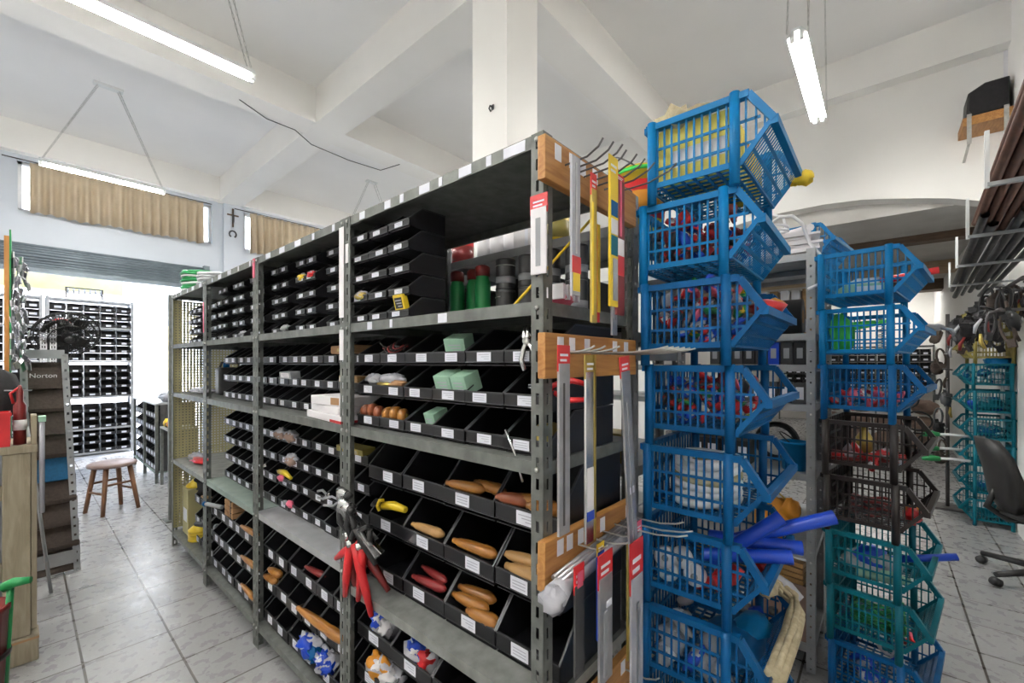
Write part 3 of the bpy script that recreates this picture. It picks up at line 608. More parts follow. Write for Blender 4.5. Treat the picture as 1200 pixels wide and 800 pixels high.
# coils on top of the row
def coil(label, loc, r, n, m1, m2, h=.018, wr=.009):
    t = thing('strap_coil', label, 'strap coil', loc, rng.uniform(0, 3), 'coils on top of the shelf row')
    for k in range(n):
        q = r * (1 + .05 * math.sin(k * 2.1)); MB().tube([(q * math.cos(a), q * math.sin(a), .012 + k * h + .003 * math.sin(3 * a + k)) for a in [2 * math.pi * j / 24 for j in range(24)]], wr, 6, closed=True).build('loop', m1 if k % 3 else m2, t)
    return t
coil('coil of green and white cord on top of the far end of the row', (.93, 4.02, 2.0), .12, 9, 'green', 'white')
coil('pale grey cord coil on top of the row beside the green one', (.93, 3.66, 2.0), .10, 7, 'grey', 'white', .014)
t = thing('bent_hose', 'dark blue hose arch standing on top of the row beside the coils', 'hose', (.95, 3.22, 2.0)); MB().tube([(0, .11 * math.cos(a), .07 * math.sin(a) + .012) for a in [math.pi * k / 14 for k in range(15)]], .012, 8).build('hose', 'blue2', t); MB().tube([(0, .11, .0), (0, .11, .03)], .015, 8).build('ferrule', 'grey', t)

# ------------------------------------------------------------------ hook planks at the end of the row
EY = AY - .0004
def plank(label, z, h, hooks, x0=.772, x1=1.24, L=.12, rise=.03, tilt=0., lx=(), dark=True):
    t = thing('hook_plank', label, 'hook plank', (x0, EY, z), 0, 'hook planks on the end of the row', rot=(0, R(tilt), 0))
    MB().box(0, x1 - x0, -.022, 0, -h, 0).build('board', 'plank', t, bev=.002)
    for x in lx: MB().box(x - .013, x + .013, -.0228, -.0215, -.045, -.008).build('price_label', 'card', t)
    for k, (x, ll) in enumerate(hooks):
        MB().tube([(x, -.0, -.045), (x, -.02, -.045), (x, -.022 - ll * .6, -.043), (x + .002, -.022 - ll * .88, -.043 + rise * .5), (x + .002, -.022 - ll, -.043 + rise)], .0024, 8).build('hook', 'darkwire' if dark else 'zinc', t)
    return t
plank('pine hook plank at the top of the shelf end, with curved dark hooks', 1.976, .10, [(.08, .10), (.11, .11), (.135, .12), (.165, .115), (.20, .125), (.235, .13), (.27, .14), (.31, .18)], lx=(.05, .11, .16, .22))
plank('pine hook plank in the middle of the shelf end, a row of straight hooks', 1.529, .105, [(.06, .09), (.09, .10), (.12, .12), (.20, .2), (.235, .2), (.27, .2), (.31, .2), (.35, .2), (.39, .2)], lx=(.06, .11, .18, .33, .40), dark=False, rise=.012)
plank('pine hook plank low on the shelf end, with a film wrapped bundle across it', 1.055, .112, [(.14, .08), (.20, .11), (.26, .1), (.33, .2), (.37, .2), (.42, .16)], lx=(.06, .10, .15, .26, .41), dark=False, rise=.018, tilt=1.)
plank('pine hook plank lowest on the shelf end, mostly below the others', .60, .11, [(.2, .1), (.4, .1)], lx=(.38,), dark=False, rise=.02)
def pack(label, xc, w, zt, zb, y, body, head, headm, extra=(), name='blade_pack', d=.006, lean=0., hole=True):
    t = thing(name, label, 'tool pack', (xc, y, zt), 0, 'packed blades and rods on the hook planks', rot=(0, R(lean), 0))
    L = zt - zb
    if head: MB().box(-w * .56, w * .56, -.0012, .0012, -head, .0).build('header_card', headm, t)
    if head:
        for q in range(2): MB().box(-w * .36, w * (.36 - .12 * q), -.0018, -.0011, -head * (.42 + .2 * q), -head * (.33 + .2 * q)).build('print', 'card', t)
    MB().box(-w / 2, w / 2, -d / 2, d / 2, -L, -(head or 0) * .7).build('sleeve', body, t, bev=.001)
    for (pn, m, z0, z1, w0, w1) in extra: MB().box(-w / 2 + w * w0, -w / 2 + w * w1, -d / 2 - .0012, -d / 2 + .0002, -L * z1, -L * z0).build(pn, m, t)
    return t
pk = pack('long lilac grey sleeve with a red and yellow foot on the top plank', .785, .033, 1.905, 1.605, .50, 'clear', 0, None, [('red_label', 'red', .72, .84, .0, 1.), ('yellow_label', 'yellow', .84, .97, .1, .9), ('strip', 'silver', .05, .7, .4, .55)])
pack('thin yellow rod pack with a red top on the top plank', .845, .022, 1.885, 1.55, .49, 'brass', .05, 'red', [('edge', 'yellow', .2, .95, .0, .3)])
pack('yellow card pack with blue and white panels on the top plank', .900, .038, 1.937, 1.59, .47, 'yellow', .06, 'yellow', [('blue_panel', 'blue2', .30, .40, .1, .9), ('white_panel', 'paper', .42, .52, .1, .9), ('blue_panel', 'teal', .53, .66, .1, .9), ('grey_panel', 'silver', .68, .96, .3, .9)])
pack('red tube pack with a white label on the top plank', .952, .040, 1.915, 1.575, .48, 'maroon', .02, 'red', [('white_label', 'paper', .46, .58, .1, .9), ('red_label', 'red', .58, .72, .1, .9), ('glint', 'pink', .05, .44, .4, .6)])
pack('narrow grey sleeve behind the red tube on the top plank', .99, .026, 1.925, 1.53, .515, 'silver', 0, None, [('strip', 'clear', .1, .9, .3, .6)])
pack('red and yellow strip hanging behind the yellow card', .925, .03, 1.80, 1.56, .53, 'red', 0, None, [('edge', 'yellow', .0, .9, .6, 1.)])
pack('grey blade pack with a red header on the middle plank', .748, .040, 1.497, 1.10, .505, 'silver', .055, 'red', [('strip', 'darkwire', .2, .95, .35, .5)])
pack('bright drill rod with a yellow cap on the middle plank', .855, .042, 1.478, 1.05, .505, 'chrome', .055, 'brass', [('edge', 'brass', .0, 1., .8, 1.), ('white_label', 'paper', .60, .83, .1, .75), ('blue_label', 'royal', .83, .88, .1, .8)])
pack('long grey blade pack with a red header leaning on the middle plank', .935, .044, 1.475, .93, .46, 'silver', .05, 'red', [('sticker', 'card', .58, .61, .3, .8), ('strip', 'grey', .2, .95, .4, .55)], lean=-6.)
pack('small red headed black blade pack on the low plank', .80, .036, 1.02, .78, .50, 'tin', .06, 'red', [('print', 'pink', .06, .2, .2, .8)])
pack('wide red headed grey blade pack on the low plank', .862, .058, 1.035, .745, .47, 'silver', .075, 'red', [('sticker', 'card', .38, .43, .5, .9), ('strip', 'grey', .45, .95, .3, .55)])
pk = pack('long red headed white blade pack on the low plank', .958, .062, 1.04, .55, .44, 'clear', .12, 'red', [('strip', 'silver', .3, .98, .4, .62)])
pack('brass chain strip at the right of the low plank', 1.03, .034, 1.00, .70, .49, 'brass', .0, None, [('cell', 'silver', .1, .3, .2, .8), ('cell', 'silver', .4, .6, .2, .8), ('cell', 'yellow', .7, .95, .2, .8)])
pack('long narrow grey sleeve at the far right of the low plank', 1.10, .035, 1.03, .72, .50, 'grey', .04, 'pink', [('strip', 'silver', .2, .95, .3, .6)])
pack('blue strip pack between two red headed packs', .912, .03, 1.03, .80, .51, 'royal', .03, 'yellow', [('panel', 'blue2', .3, .8, .2, .8)])
# red headed saw blade pack on the near post front
t = pack('red headed white saw blade pack hung on the front of the near corner post', .782, .045, 1.85, 1.665, .598, 'paper', .045, 'red', [('print', 'grey', .3, .9, .35, .65)])
t.rotation_euler = (0, 0, R(90 + 180)); t.location = (.787, .600, 1.85)
# film wrapped bundle across the low plank
t = thing('wrapped_bundle', 'film wrapped silver rod bundle tied across the low hook plank', 'bundle', (.76, .545, .955), 0, None, rot=(0, R(-4), 0))
MB().tube([(0, -.01, 0), (.06, 0, .0), (.25, .0, .0), (.40, .0, .0)], [.028, .02, .022, .020], 12).build('film', 'film', t)
for k in range(3): MB().tube([(.03, -.008 + .012 * k, .018), (.42, -.008 + .012 * k, .02)], .006, 8).build('rod', 'silver', t)
MB().blob((-.01, -.01, -.005), .03, .025, .03, 31, .35).build('film_knot', 'film', t)
t = thing('cable_tie_pack', 'red and white striped pack lying on the shelf above the middle plank', 'pack', (.96, .66, 1.636), .1); MB().blob((0, 0, 0), .05, .035, .03, 6).build('bag', 'pink', t)
for k in range(4): MB().box(-.052 + .028 * k, -.04 + .028 * k, -.038, .03, -.01, .029).build('stripe', 'paper', t)
b = MB().tube([(.84, .72, 1.61), (1.05, .56 + .06, 1.86)], .004, 8); o = b.build('yellow_rod', 'yellow', None); tag(o, 'thin yellow rod leaning diagonally inside the near shelf end', 'rod')
# ------------------------------------------------------------------ the row behind and the aisle row
t, sh = unit('light grey shelf unit standing right behind the nearest grey unit', 1.285, .60, .43, .92, [1.915, 1.56, 1.50, 1.12, .70, .12], POST_L, {k: 'steel_lite' for k in range(6)}, 'light grey shelf units')
t, sh = unit('light grey shelf unit second along the row behind the main row', 1.285, 1.523, .43, .92, [1.915, 1.56, 1.12, .70, .12], POST_L, {k: 'steel_lite' for k in range(5)}, 'light grey shelf units')
t, sh = unit('light grey shelf unit ending beside the stack of blue and brown baskets', 2.44, .235, .42, .92, [1.98, 1.60, 1.45, 1.26, .93, .56, .12], POST_L, {k: 'steel_lite' for k in range(7)}, 'light grey shelf units')
t, sh = unit('light grey shelf unit deeper in the aisle, next to the white column', 2.44, 1.16, .42, .89, [1.98, 1.60, 1.26, .93, .56, .12], POST_L, {k: 'steel_lite' for k in range(6)}, 'light grey shelf units')
t, sh = unit('light grey shelf unit backing on the unit beside the mixed basket stack', 2.87, .235, .42, .92, [2.0, 1.60, 1.26, .93, .56, .12], POST_L, {k: 'steel_lite' for k in range(6)}, 'light grey shelf units')
def can(label, X, Y, Z, r, h, body, band, lid, cat='can', name='can', grp=None):
    t = thing(name, label, cat, (X, Y, Z), 0, grp)
    MB().lathe([(0, 0), (r, 0), (r, h), (0, h)], 18).build('body', body, t)
    MB().lathe([(r * .99, h * .18), (r * 1.015, h * .18), (r * 1.015, h * .75), (r * .99, h * .75)], 18).build('paper_band', band, t)
    MB().lathe([(0, h), (r * 1.02, h - .004), (r * 1.02, h + .01), (0, h + .012)], 18).build('lid', lid, t); return t
can('red can with a dark band glimpsed above the shelf behind the nearest bay', 1.40, 1.53, 1.916, .055, .13, 'red', 'maroon', 'red')
for k, (y, m) in enumerate(((1.36, 'white'), (1.28, 'white'), (1.20, 'white'))): can('white can with a blue lid, %s of three glimpsed above the shelf behind' % ORD[k], 1.38, y, 1.916, .034, .12, 'white', 'paper', 'blue2', grp='white cans behind the nearest bay')
t = thing('paper_sheet_stack', 'white paper stack glimpsed above the shelf behind the nearest bay', 'paper stack', (1.40, 1.09, 1.916), .1); MB().box(-.08, .1, -.06, .05, 0, .09).build('stack', 'paper', t); MB().box(-.081, .101, -.02, -.005, -.0, .0915).build('band', 'card', t)
can('yellow can glimpsed above the shelf behind the nearest bay', 1.37, .96, 1.916, .05, .12, 'yellow', 'olive', 'yellow')
for k in range(6):
    t = thing('dark_carton', 'dark carton on the shelf behind the tins of the nearest bay, %s from the left' % ORD[k], 'carton', (1.34, 1.50 - .13 * k, 1.561), 0, 'dark cartons behind the tins'); MB().box(-.02, .30, -.06, .06, 0, .24 - .02 * (k % 3)).build('box', 'black' if k % 2 else 'tin', t, bev=.003); MB().box(-.0215, -.0195, -.03, .03, .05, .10).build('front_label', 'sack', t)
# bucket on top
t = thing('paint_bucket', 'yellow bucket with a red printed label on top of the shelves behind the hooks', 'bucket', (1.60, .72, 1.955), .4)
MB().lathe([(0, 0), (.085, 0), (.10, .22), (.104, .22), (.104, .245), (0, .245)], 26).build('body', 'yellow', t)
MB().lathe([(.0885, .05), (.0905, .05), (.0995, .19), (.0975, .19)], 26).build('red_label', 'red', t)
MB().lathe([(.0905, .085), (.093, .085), (.0975, .15), (.095, .15)], 26).build('orange_band', 'orange', t)
MB().lathe([(.098, .225), (.108, .225), (.108, .238), (.098, .238)], 26).build('green_rim', 'limegreen', t)
MB().tube([(.105 * math.cos(q), .105 * math.sin(q), .225 + .09 * math.sin(q)) for q in [math.pi * k / 14 for k in range(15)]], .003, 6).build('handle', 'darkwire', t)
# spools at the near end of the row behind
for k in range(3):
    t = thing('black_stopper', 'black round stopper, %s on the shelf right behind the end post' % ('lowest', 'middle', 'topmost')[k], 'stopper', (1.315, .66, 1.561 + k * .056), 0, 'black stoppers behind the end post')
    MB().lathe([(0, 0), (.018, 0), (.018, .016), (.034, .024), (.034, .044), (.022, .055), (0, .055)], 16).build('knob', 'black', t); MB().lathe([(.033, .03), (.0355, .03), (.0355, .038), (.033, .038)], 16).build('ridge', 'tin', t)
t = thing('carton', 'small orange brown carton on the shelf behind the end post', 'carton', (1.36, .70, 1.121)); MB().box(-.04, .06, -.05, .05, 0, .1).build('box', 'brass', t, bev=.003); MB().box(-.041, -.039, -.03, .03, .03, .06).build('front_label', 'paper', t)

# aisle row goods
t = thing('paper_stack', 'untidy stack of white paper sheets on top of the aisle shelf unit', 'paper stack', (2.58, .40, 1.982), R(6))
for k in range(9): MB().box(-.11 + rng.uniform(-.012, .012), .13, -.15 + rng.uniform(-.03, .02), .16, k * .013, k * .013 + .0115).build('sheets', 'paper', t)
MB().tube([(-.10, -.13, .13), (.02, -.08, .15), (.1, .1, .14)], .018, 8).build('rolled_sheet', 'paper', t)
t = thing('white_cable', 'white cable looping high and drooping over the aisle shelf post', 'cable', (2.5, .40, 1.982))
def loc_(P): return [(x - 2.5, y - .40, z - 1.982) for x, y, z in P]
MB().tube(loc_([(2.50, .55, 2.11), (2.40, .43, 2.13), (2.395, .37, 2.16), (2.43, .325, 2.165), (2.462, .289, 2.128), (2.484, .262, 2.034), (2.481, .214, 1.96), (2.457, .205, 1.882), (2.43, .21, 1.829), (2.41, .26, 1.804)]), .008, 8).build('drooping_loop', 'white', t)
MB().tube(loc_([(2.52, .6, 2.11), (2.46, .45, 2.21), (2.51, .375, 2.195), (2.532, .362, 2.125), (2.52, .38, 2.115), (2.44, .45, 2.115)]), .007, 8).build('standing_loop', 'white', t)
MB().tube([(-.02 + .07 * math.cos(a), .03 + .08 * math.sin(a), .14 + .012 * math.sin(a * .5)) for a in [2 * math.pi * k / 20 for k in range(41)]], .007, 8).build('coil', 'white', t)
t = thing('black_sheet_roll', 'thick black roll lying on the aisle shelf behind the nearer baskets', 'roll', (2.58, .66, 1.692)); MB().lathe([(.03, -.36), (.09, -.36), (.09, .36), (.03, .36)], 24, Matrix.Rotation(R(90), 4, 'X')).build('roll', 'black', t); MB().lathe([(.026, -.362), (.034, -.362), (.034, .362), (.026, .362)], 16, Matrix.Rotation(R(90), 4, 'X')).build('core', 'cork', t)
for k in range(9):
    t = thing('slim_carton', 'slim white and orange carton standing behind the black roll', 'carton', (2.755, .30 + .05 * k, 1.602), 0, 'slim cartons behind the black roll'); MB().box(-.03, .03, -.019, .019, 0, .25).build('box', 'paper' if k % 3 else 'handle_pale', t); MB().box(-.0315, -.0295, -.012, .012, .02, .09).build('front_label', 'card', t)
for k in range(8):
    t = thing('binder', 'dark binder in the row on the middle aisle shelf' if k != 2 else 'blue binder standing among dark ones on the middle aisle shelf', 'binder', (2.50, .30 + .055 * k, 1.452), 0, 'binders on the aisle shelf'); MB().box(-.03, .08, -.024, .024, 0, .11).build('cover', 'royal' if k == 2 else ('tin' if k % 2 else 'black'), t); MB().box(-.0315, -.0295, -.012, .012, .03, .08).build('spine_label', 'grey', t)
for k in range(7):
    t = thing('small_box', 'small box with a white end card on the shelf below the binders', 'box', (2.50, .30 + .06 * k, 1.262), 0, 'small boxes below the binders'); MB().box(-.03, .1, -.027, .027, 0, .10).build('box', 'tin', t); MB().box(-.0315, -.0295, -.016, .016, .02, .08).build('end_card', 'card', t)
t = thing('blue_tub', 'blue open tub on the aisle shelf above the orange bag', 'tub', (2.52, .33, .932)); MB().lathe([(0, 0), (.05, 0), (.06, .13), (.064, .13), (.064, .14), (.056, .14), (.048, .01), (0, .01)], 20).build('tub', 'blue', t); MB().tube([(.06 * math.cos(a), .06 * math.sin(a), .13 + .05 * math.sin(a)) for a in [math.pi * k / 12 for k in range(13)]], .003, 6).build('handle', 'black', t)
t = thing('black_coil', 'black hose coil standing behind the blue tub', 'hose coil', (2.62, .42, .932));
for k in range(3): MB().tube([(-.02 + .02 * k, .09 * math.cos(a), .115 + .09 * math.sin(a)) for a in [2 * math.pi * j / 22 for j in range(22)]], .012, 8, closed=True).build('loop', 'black', t)
for k in range(4):
    t = thing('small_box', 'small dark box with a white card on the shelf over the orange bag', 'box', (2.50, .55 + .075 * k, .932), 0, 'small boxes over the orange bag'); MB().box(-.03, .1, -.034, .034, 0, .12).build('box', 'black', t); MB().box(-.0315, -.0295, -.02, .02, .03, .09).build('end_card', 'card', t)
t = thing('orange_bag', 'orange cloth bag slumped on the aisle shelf behind the blue tubes', 'bag', (2.54, .40, .562)); MB().blob((0, 0, .10), .07, .09, .11, 41, .3).build('bag', 'orange', t); MB().blob((-.04, -.055, .17), .04, .04, .06, 42, .3).build('flap', 'orange', t); MB().tube([(0, .03, .19), (0, 0, .235), (0, -.04, .2)], .006, 6).build('strap', 'brass', t)
for k in range(4):
    o = MB().bar((2.46, .28 + .0 * k, .49 - .026 * k + .0), (2.56, .9, .49 - .026 * k), .05, .02).build('wood_strip', 'handle_pale'); tag(o, 'pale wood strip in the pile on the low aisle shelf', 'wood strip', 'wood strips on the low aisle shelf')
t = thing('carton', 'wide cardboard box under the wood strips on the low aisle shelf', 'carton', (2.52, .55, .122)); MB().box(-.06, .2, -.29, .3, 0, .268).build('box', 'sack', t, bev=.004); MB().box(-.062, -.059, -.05, .06, .1, .18).build('front_label', 'paper', t)
t = thing('brown_bottle', 'brown bottle on the floor of the aisle by the shelf post', 'bottle', (2.40, .40, 0)); MB().lathe([(0, 0), (.04, 0), (.042, .01), (.042, .15), (.018, .20), (.018, .24), (0, .24)], 18).build('body', 'handle', t); MB().lathe([(0, .235), (.021, .235), (.021, .265), (0, .265)], 14).build('cap', 'tin', t)

# ------------------------------------------------------------------ stacking baskets
PH = .242; BW = .43
BK = {}
def basket_meshes(m):
    if m in BK: return BK[m]
    W = BW; yb, yc, yl, yf = .245, -.035, -.092, -.018; zt, zl, zb = .242, .147, .05
    out = []
    # side lattices with a triangular cheek
    for x in (0, W):
        b = MB(); xx0, xx1 = (0, .004) if x == 0 else (W - .004, W)
        def fr(y, z): return lambda u, v, q: (q, u, v)
        def strut(y0, z0, y1, z1, w): b.bar(((xx0 + xx1) / 2, y0, z0), ((xx0 + xx1) / 2, y1, z1), .005, w, (1, 0, 0)) if False else b.prism([(y0 - w / 2, z0), (y0 + w / 2, z0), (y1 + w / 2, z1), (y1 - w / 2, z1)], xx0, xx1, lambda u, v, q: (q, u, v))
        n = 11
        for k in range(1, n): y = .235 * k / n; strut(y, zb, y, zt, .0055)
        for z in (.105, .165): b.box(xx0 - .0006, xx1 + .0006, 0, .235, z - .0035, z + .0035)
        b.box(xx0 - .001, xx1 + .001, 0, .24, zb, zb + .016); b.box(xx0 - .001, xx1 + .001, .225, .235, zb, zt)
        # cheek in front of the post
        strut(-.026, .075, -.026, zt - .01, .005); strut(-.050, .105, -.050, zt - .045, .005); strut(-.07, .13, -.07, .185, .005)
        for z in (.105, .165): b.box(xx0, xx1, -.06 if z > .11 else -.045, 0, z - .0035, z + .0035)
        b.prism([(yf, zb), (yf + .02, zb), (yl + .014, zl), (yl, zl)], xx0 - .002, xx1 + .002, lambda u, v, q: (q, u, v))
        out.append(('side_lattice', b.mesh('side_lattice', m)))
    # rolled rim: sides, back, down the cheeks and along the lip
    b = MB()
    for x in (.002, W - .002): b.bar((x, yb, zt - .009), (x, yc, zt - .009), .022, .018); b.bar((x, yc + .002, zt - .009), (x, yl, zl - .002), .018, .018)
    b.bar((0, yb, zt - .009), (W, yb, zt - .009), .018, .018); b.bar((-.006, yl, zl - .004), (W + .006, yl, zl - .004), .018, .022)
    out.append(('rim', b.mesh('rim', m)))
    # front panel with fine slots, back lattice, floor grid
    b = MB(); n = 26
    def fp(x0, x1, t0, t1):
        p0 = (yf + (yl - yf) * t0, zb + (zl - zb) * t0); p1 = (yf + (yl - yf) * t1, zb + (zl - zb) * t1)
        b.prism([p0, (p0[0] + .002, p0[1] + .001), (p1[0] + .002, p1[1] + .001), p1], x0, x1, lambda u, v, q: (q, u, v))
    for k in range(n + 1): x = W * k / n; fp(max(0, x - .0021), min(W, x + .0021), 0, 1)
    for t in (.0, .32, .64, .92): fp(0, W, t, t + .07)
    out.append(('front_panel', b.mesh('front_panel', m)))
    b = MB(); n = 16
    for k in range(n + 1): x = W * k / n; b.box(x - .003, x + .003, .234, .239, zb, zt)
    for z in (zb, .105, .165): b.box(0, W, .2335, .2395, z - .004, z + .008)
    out.append(('back_lattice', b.mesh('back_lattice', m)))
    b = MB()
    for k in range(15): x = W * k / 14; b.box(max(0, x - .004), min(W, x + .004), yf, .238, zb, zb + .004)
    for k in range(9): y = yf + (.238 - yf) * k / 8; b.box(0, W, y - .004, y + .004, zb + .0005, zb + .0045)
    out.append(('floor_grid', b.mesh('floor_grid', m)))
    for x in (-.004, W + .004):
        for y in (0, .228): out.append(('corner_post', MB().tube([(x, y, .0), (x, y, PH + .004)], .0135, 12).mesh('corner_post', m)))
    BK[m] = out; return out
def basket(label, loc, rz, m, grp):
    t = thing('stacking_basket', label, 'basket', loc, rz, grp)
    for n, me in basket_meshes(m): link(n, me, t)
    return t
def stackframe(X, Y, rz): return Matrix.Translation((X, Y, 0)) @ Matrix.Rotation(rz, 4, 'Z')
S1 = []; g1 = 'blue baskets stacked at the end of the main row'
off1 = {8: (-.01, -.02, 0.), 7: (.0, .01, .012), 6: (-.015, .0, -.01)}
WORDS1 = {8: 'topmost, with yellow goods and a crumpled white sack', 7: 'second from top, full of dark red packets', 6: 'third from top, full of coloured packets', 5: 'fourth from top, full of red and blue packets', 4: 'fifth from top, holding a pale rope coil', 3: 'sixth from top, with thick blue tubes poking out', 2: 'seventh from top, cream rope bag over its lip', 1: 'second from the floor', 0: 'standing on the floor'}
for k in range(9):
    dx, dy, r = off1.get(k, (rng.uniform(-.006, .006), rng.uniform(-.006, .006), rng.uniform(-.015, .015)))
    lab = 'blue basket by the hook planks, ' + WORDS1[k] if k > 1 else 'blue basket of the nearer stack, ' + WORDS1[k]
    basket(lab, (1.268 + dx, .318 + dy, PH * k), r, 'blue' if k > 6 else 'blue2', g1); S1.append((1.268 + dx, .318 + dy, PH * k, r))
S2 = []; g2 = 'baskets in the mixed blue and brown stack'
C2 = ['blue2', 'teal', 'teal', 'brown', 'brown', 'blue2', 'blue', 'blue']
WORDS2 = ['blue basket on the floor under the teal ones', 'teal basket lower of two, holding green netting', 'teal basket upper of two, with a blue tube poking out', 'dark brown basket lower of two, with orange and red cords', 'dark brown basket upper of two, with red strips', 'blue basket right above the brown ones, with pink packets', 'blue basket second from top of the mixed stack, green bag inside', 'blue basket topmost of the mixed stack, red tube poking out']
for k in range(8):
    dx = .02 * (3.5 - k) / 3.5; r = R(-7.5) + rng.uniform(-.012, .012)
    X, Y = 2.318 + dx * .6, -.040 - dx * .9
    basket(WORDS2[k], (X, Y, PH * k), r, C2[k], g2); S2.append((X, Y, PH * k, r))
# small packets heaped in the baskets
PK = {}
def pk_mesh(v, m1, m2):
    key = (v, m1, m2)
    if key not in PK:
        b = MB(); b.blob((0, 0, 0), .034, .024, .011, 200 + v, .22)
        T = Matrix.Rotation(.5 * v, 4, 'Z')
        b.mi(1); b.blob((.004, 0, .002), .018, .0225, .0105, 300 + v, .15); b.mi(0)
        PK[key] = b.mesh('packet', [m1, m2])
    return PK[key]
def fill(S, n, pal, label, grp, zlo, zhi, seed, s=1., cat='packet'):
    r = random.Random(seed); X, Y, Z, rz = S; T = stackframe(X, Y, rz)
    for k in range(n):
        m1, m2 = r.choice(pal)
        x = .035 + r.random() * (BW - .07); y = -.01 + r.random() * .215
        if k % 3 == 0: x = .03 + r.random() * .05
        z = zlo + (zhi - zlo) * (k / n) + r.random() * .015
        o = bpy.data.objects.new('packet', pk_mesh(r.randrange(3), m1, m2)); C.objects.link(o)
        o.location = T @ Vector((x, y, Z + z)); o.rotation_euler = (r.uniform(-1.2, 1.2), r.uniform(-1.2, 1.2), r.uniform(0, 6.3)); q = s * r.uniform(.85, 1.2); o.scale = (q, q, q)
        tag(o, label, cat, grp)
RED = [('red', 'paper'), ('maroon', 'red'), ('red', 'royal'), ('maroon', 'pink'), ('royal', 'paper'), ('tin', 'red')]
MIX = [('red', 'paper'), ('royal', 'film'), ('green', 'yellow'), ('film', 'red'), ('pink', 'royal'), ('tin', 'film')]
fill(S1[7], 80, RED, 'dark red glossy packet heaped in the second basket from the top', 'packets in the second basket from top', .07, .20, 1, .72)
fill(S1[6], 80, MIX, 'mixed bright packet heaped in the third basket from the top', 'packets in the third basket from top', .07, .235, 2, .75)
fill(S1[5], 80, RED + MIX, 'red or blue packet heaped in the fourth basket from the top', 'packets in the fourth basket from top', .07, .205, 3, .72)
fill(S2[5], 28, [('pink', 'paper'), ('red', 'film'), ('pink', 'royal')], 'pink or red packet lying in the blue basket above the brown ones', 'packets above the brown baskets', .065, .115, 4, .8)
fill(S1[2], 16, [('film', 'paper'), ('royal', 'film'), ('film', 'grey')], 'silvery clear packet heaped in the lowest visible nearer basket', 'packets in the lowest visible nearer basket', .07, .16, 5, 1.3)
fill(S2[0], 14, [('film', 'royal'), ('royal', 'film'), ('film', 'teal')], 'clear blue packet lying in the blue basket on the floor', 'packets in the basket on the floor', .07, .13, 6, 1.2)
def inb(S, x, y, z): return tuple(stackframe(S[0], S[1], S[3]) @ Vector((x, y, S[2] + z)))
# top basket: yellow slabs, bottle, sack
for k in range(7):
    t = thing('yellow_pack', 'pale yellow flat pack standing in the topmost nearer basket', 'pack', inb(S1[8], .035 + .028 * k, .10, .056), S1[8][3], 'pale yellow packs in the topmost basket'); MB().box(-.011, .011, -.085, .12, 0, .172).build('pack', 'awning', t, bev=.004); MB().box(-.0118, -.0105, -.07, .08, .05, .10).build('white_band', 'paper', t)
t = thing('yellow_jug', 'orange yellow jug lying in the topmost nearer basket', 'jug', inb(S1[8], .27, .04, .06), .3); MB().lathe([(0, 0), (.05, 0), (.055, .02), (.055, .13), (.02, .17), (.02, .19), (0, .19)], 16, Matrix.Rotation(R(20), 4, 'Y')).build('body', 'yellow', t); MB().lathe([(0, .185), (.024, .185), (.024, .21), (0, .21)], 12, Matrix.Rotation(R(20), 4, 'Y')).build('cap', 'orange', t)
t = thing('yellow_cloth', 'yellow plastic bag corner poking out past the far lip of the topmost basket', 'bag', inb(S1[8], .425, -.10, .135), 0); MB().blob((0, 0, -.006), .016, .03, .022, 51, .35).build('bag', 'yellow', t); MB().blob((.005, .025, -.005), .018, .02, .018, 52, .2).build('knot', 'yellow', t)
t = thing('white_sack', 'crumpled cream white sack on top of the topmost nearer basket', 'sack', inb(S1[8], .12, .17, .235)); MB().blob((0, 0, .02), .12, .09, .05, 53, .35, None, 14, 9).build('sack', 'cream', t); MB().blob((.06, -.03, .05), .05, .05, .03, 54, .35).build('fold', 'paper', t)
t = thing('red_bag', 'shiny red bag at the lip of the third basket from the top', 'bag', inb(S1[6], .25, -.05, .155), .3); MB().blob((0, 0, .02), .06, .05, .025, 55, .2).build('bag', 'red', t); MB().blob((.01, -.02, .03), .03, .028, .02, 56, .2).build('label', 'orange', t)
# pale rope coil
t = thing('rope_coil', 'pale rope coil filling the fifth basket from the top', 'rope coil', inb(S1[4], .17, .105, .058))
for k in range(6):
    for q in range(2): MB().tube([((.062 + .03 * q) * 1.3 * math.cos(a), (.058 + .028 * q) * math.sin(a), .014 + .023 * k + .005 * math.sin(2 * a + k)) for a in [2 * math.pi * j / 26 for j in range(26)]], .0135, 8, closed=True).build('turn', 'cream' if (k + q) % 4 == 0 else 'white', t)
# white discs and red bits, blue tubes
for k, (x, y, z, a) in enumerate(((.05, .19, .13, .3), (.055, .14, .14, -.2), (.05, .10, .10, .1), (.06, .185, .085, .2))):
    t = thing('white_disc', 'round white plastic wheel, %s in the basket with blue tubes' % ('leftmost upper', 'second', 'rightmost', 'lowest')[k], 'wheel', inb(S1[3], x, y, z), a, 'white wheels with the blue tubes'); MB().lathe([(0, -.012), (.03, -.012), (.033, -.006), (.033, .006), (.03, .012), (0, .012)], 18, Matrix.Rotation(R(90), 4, 'Y')).build('wheel', 'white', t); MB().lathe([(0, -.016), (.01, -.016), (.01, .016), (0, .016)], 12, Matrix.Rotation(R(90), 4, 'Y')).build('hub', 'grey', t)
for k, (x, y, z) in enumerate(((.06, .05, .09), (.05, .0, .12), (.30, -.03, .10))):
    t = thing('red_fitting', 'red plastic fitting, %s in the basket with blue tubes' % ('left of the post', 'behind the post', 'near the far lip')[k], 'fitting', inb(S1[3], x, y, z), .7 * k); MB().tube([(0, .04, -.01), (0, 0, 0), (.0, -.02, .035)], .017, 10).build('elbow', 'red', t); MB().tube([(0, .036, -.01), (0, .05, -.013)], .021, 10).build('collar', 'red', t)
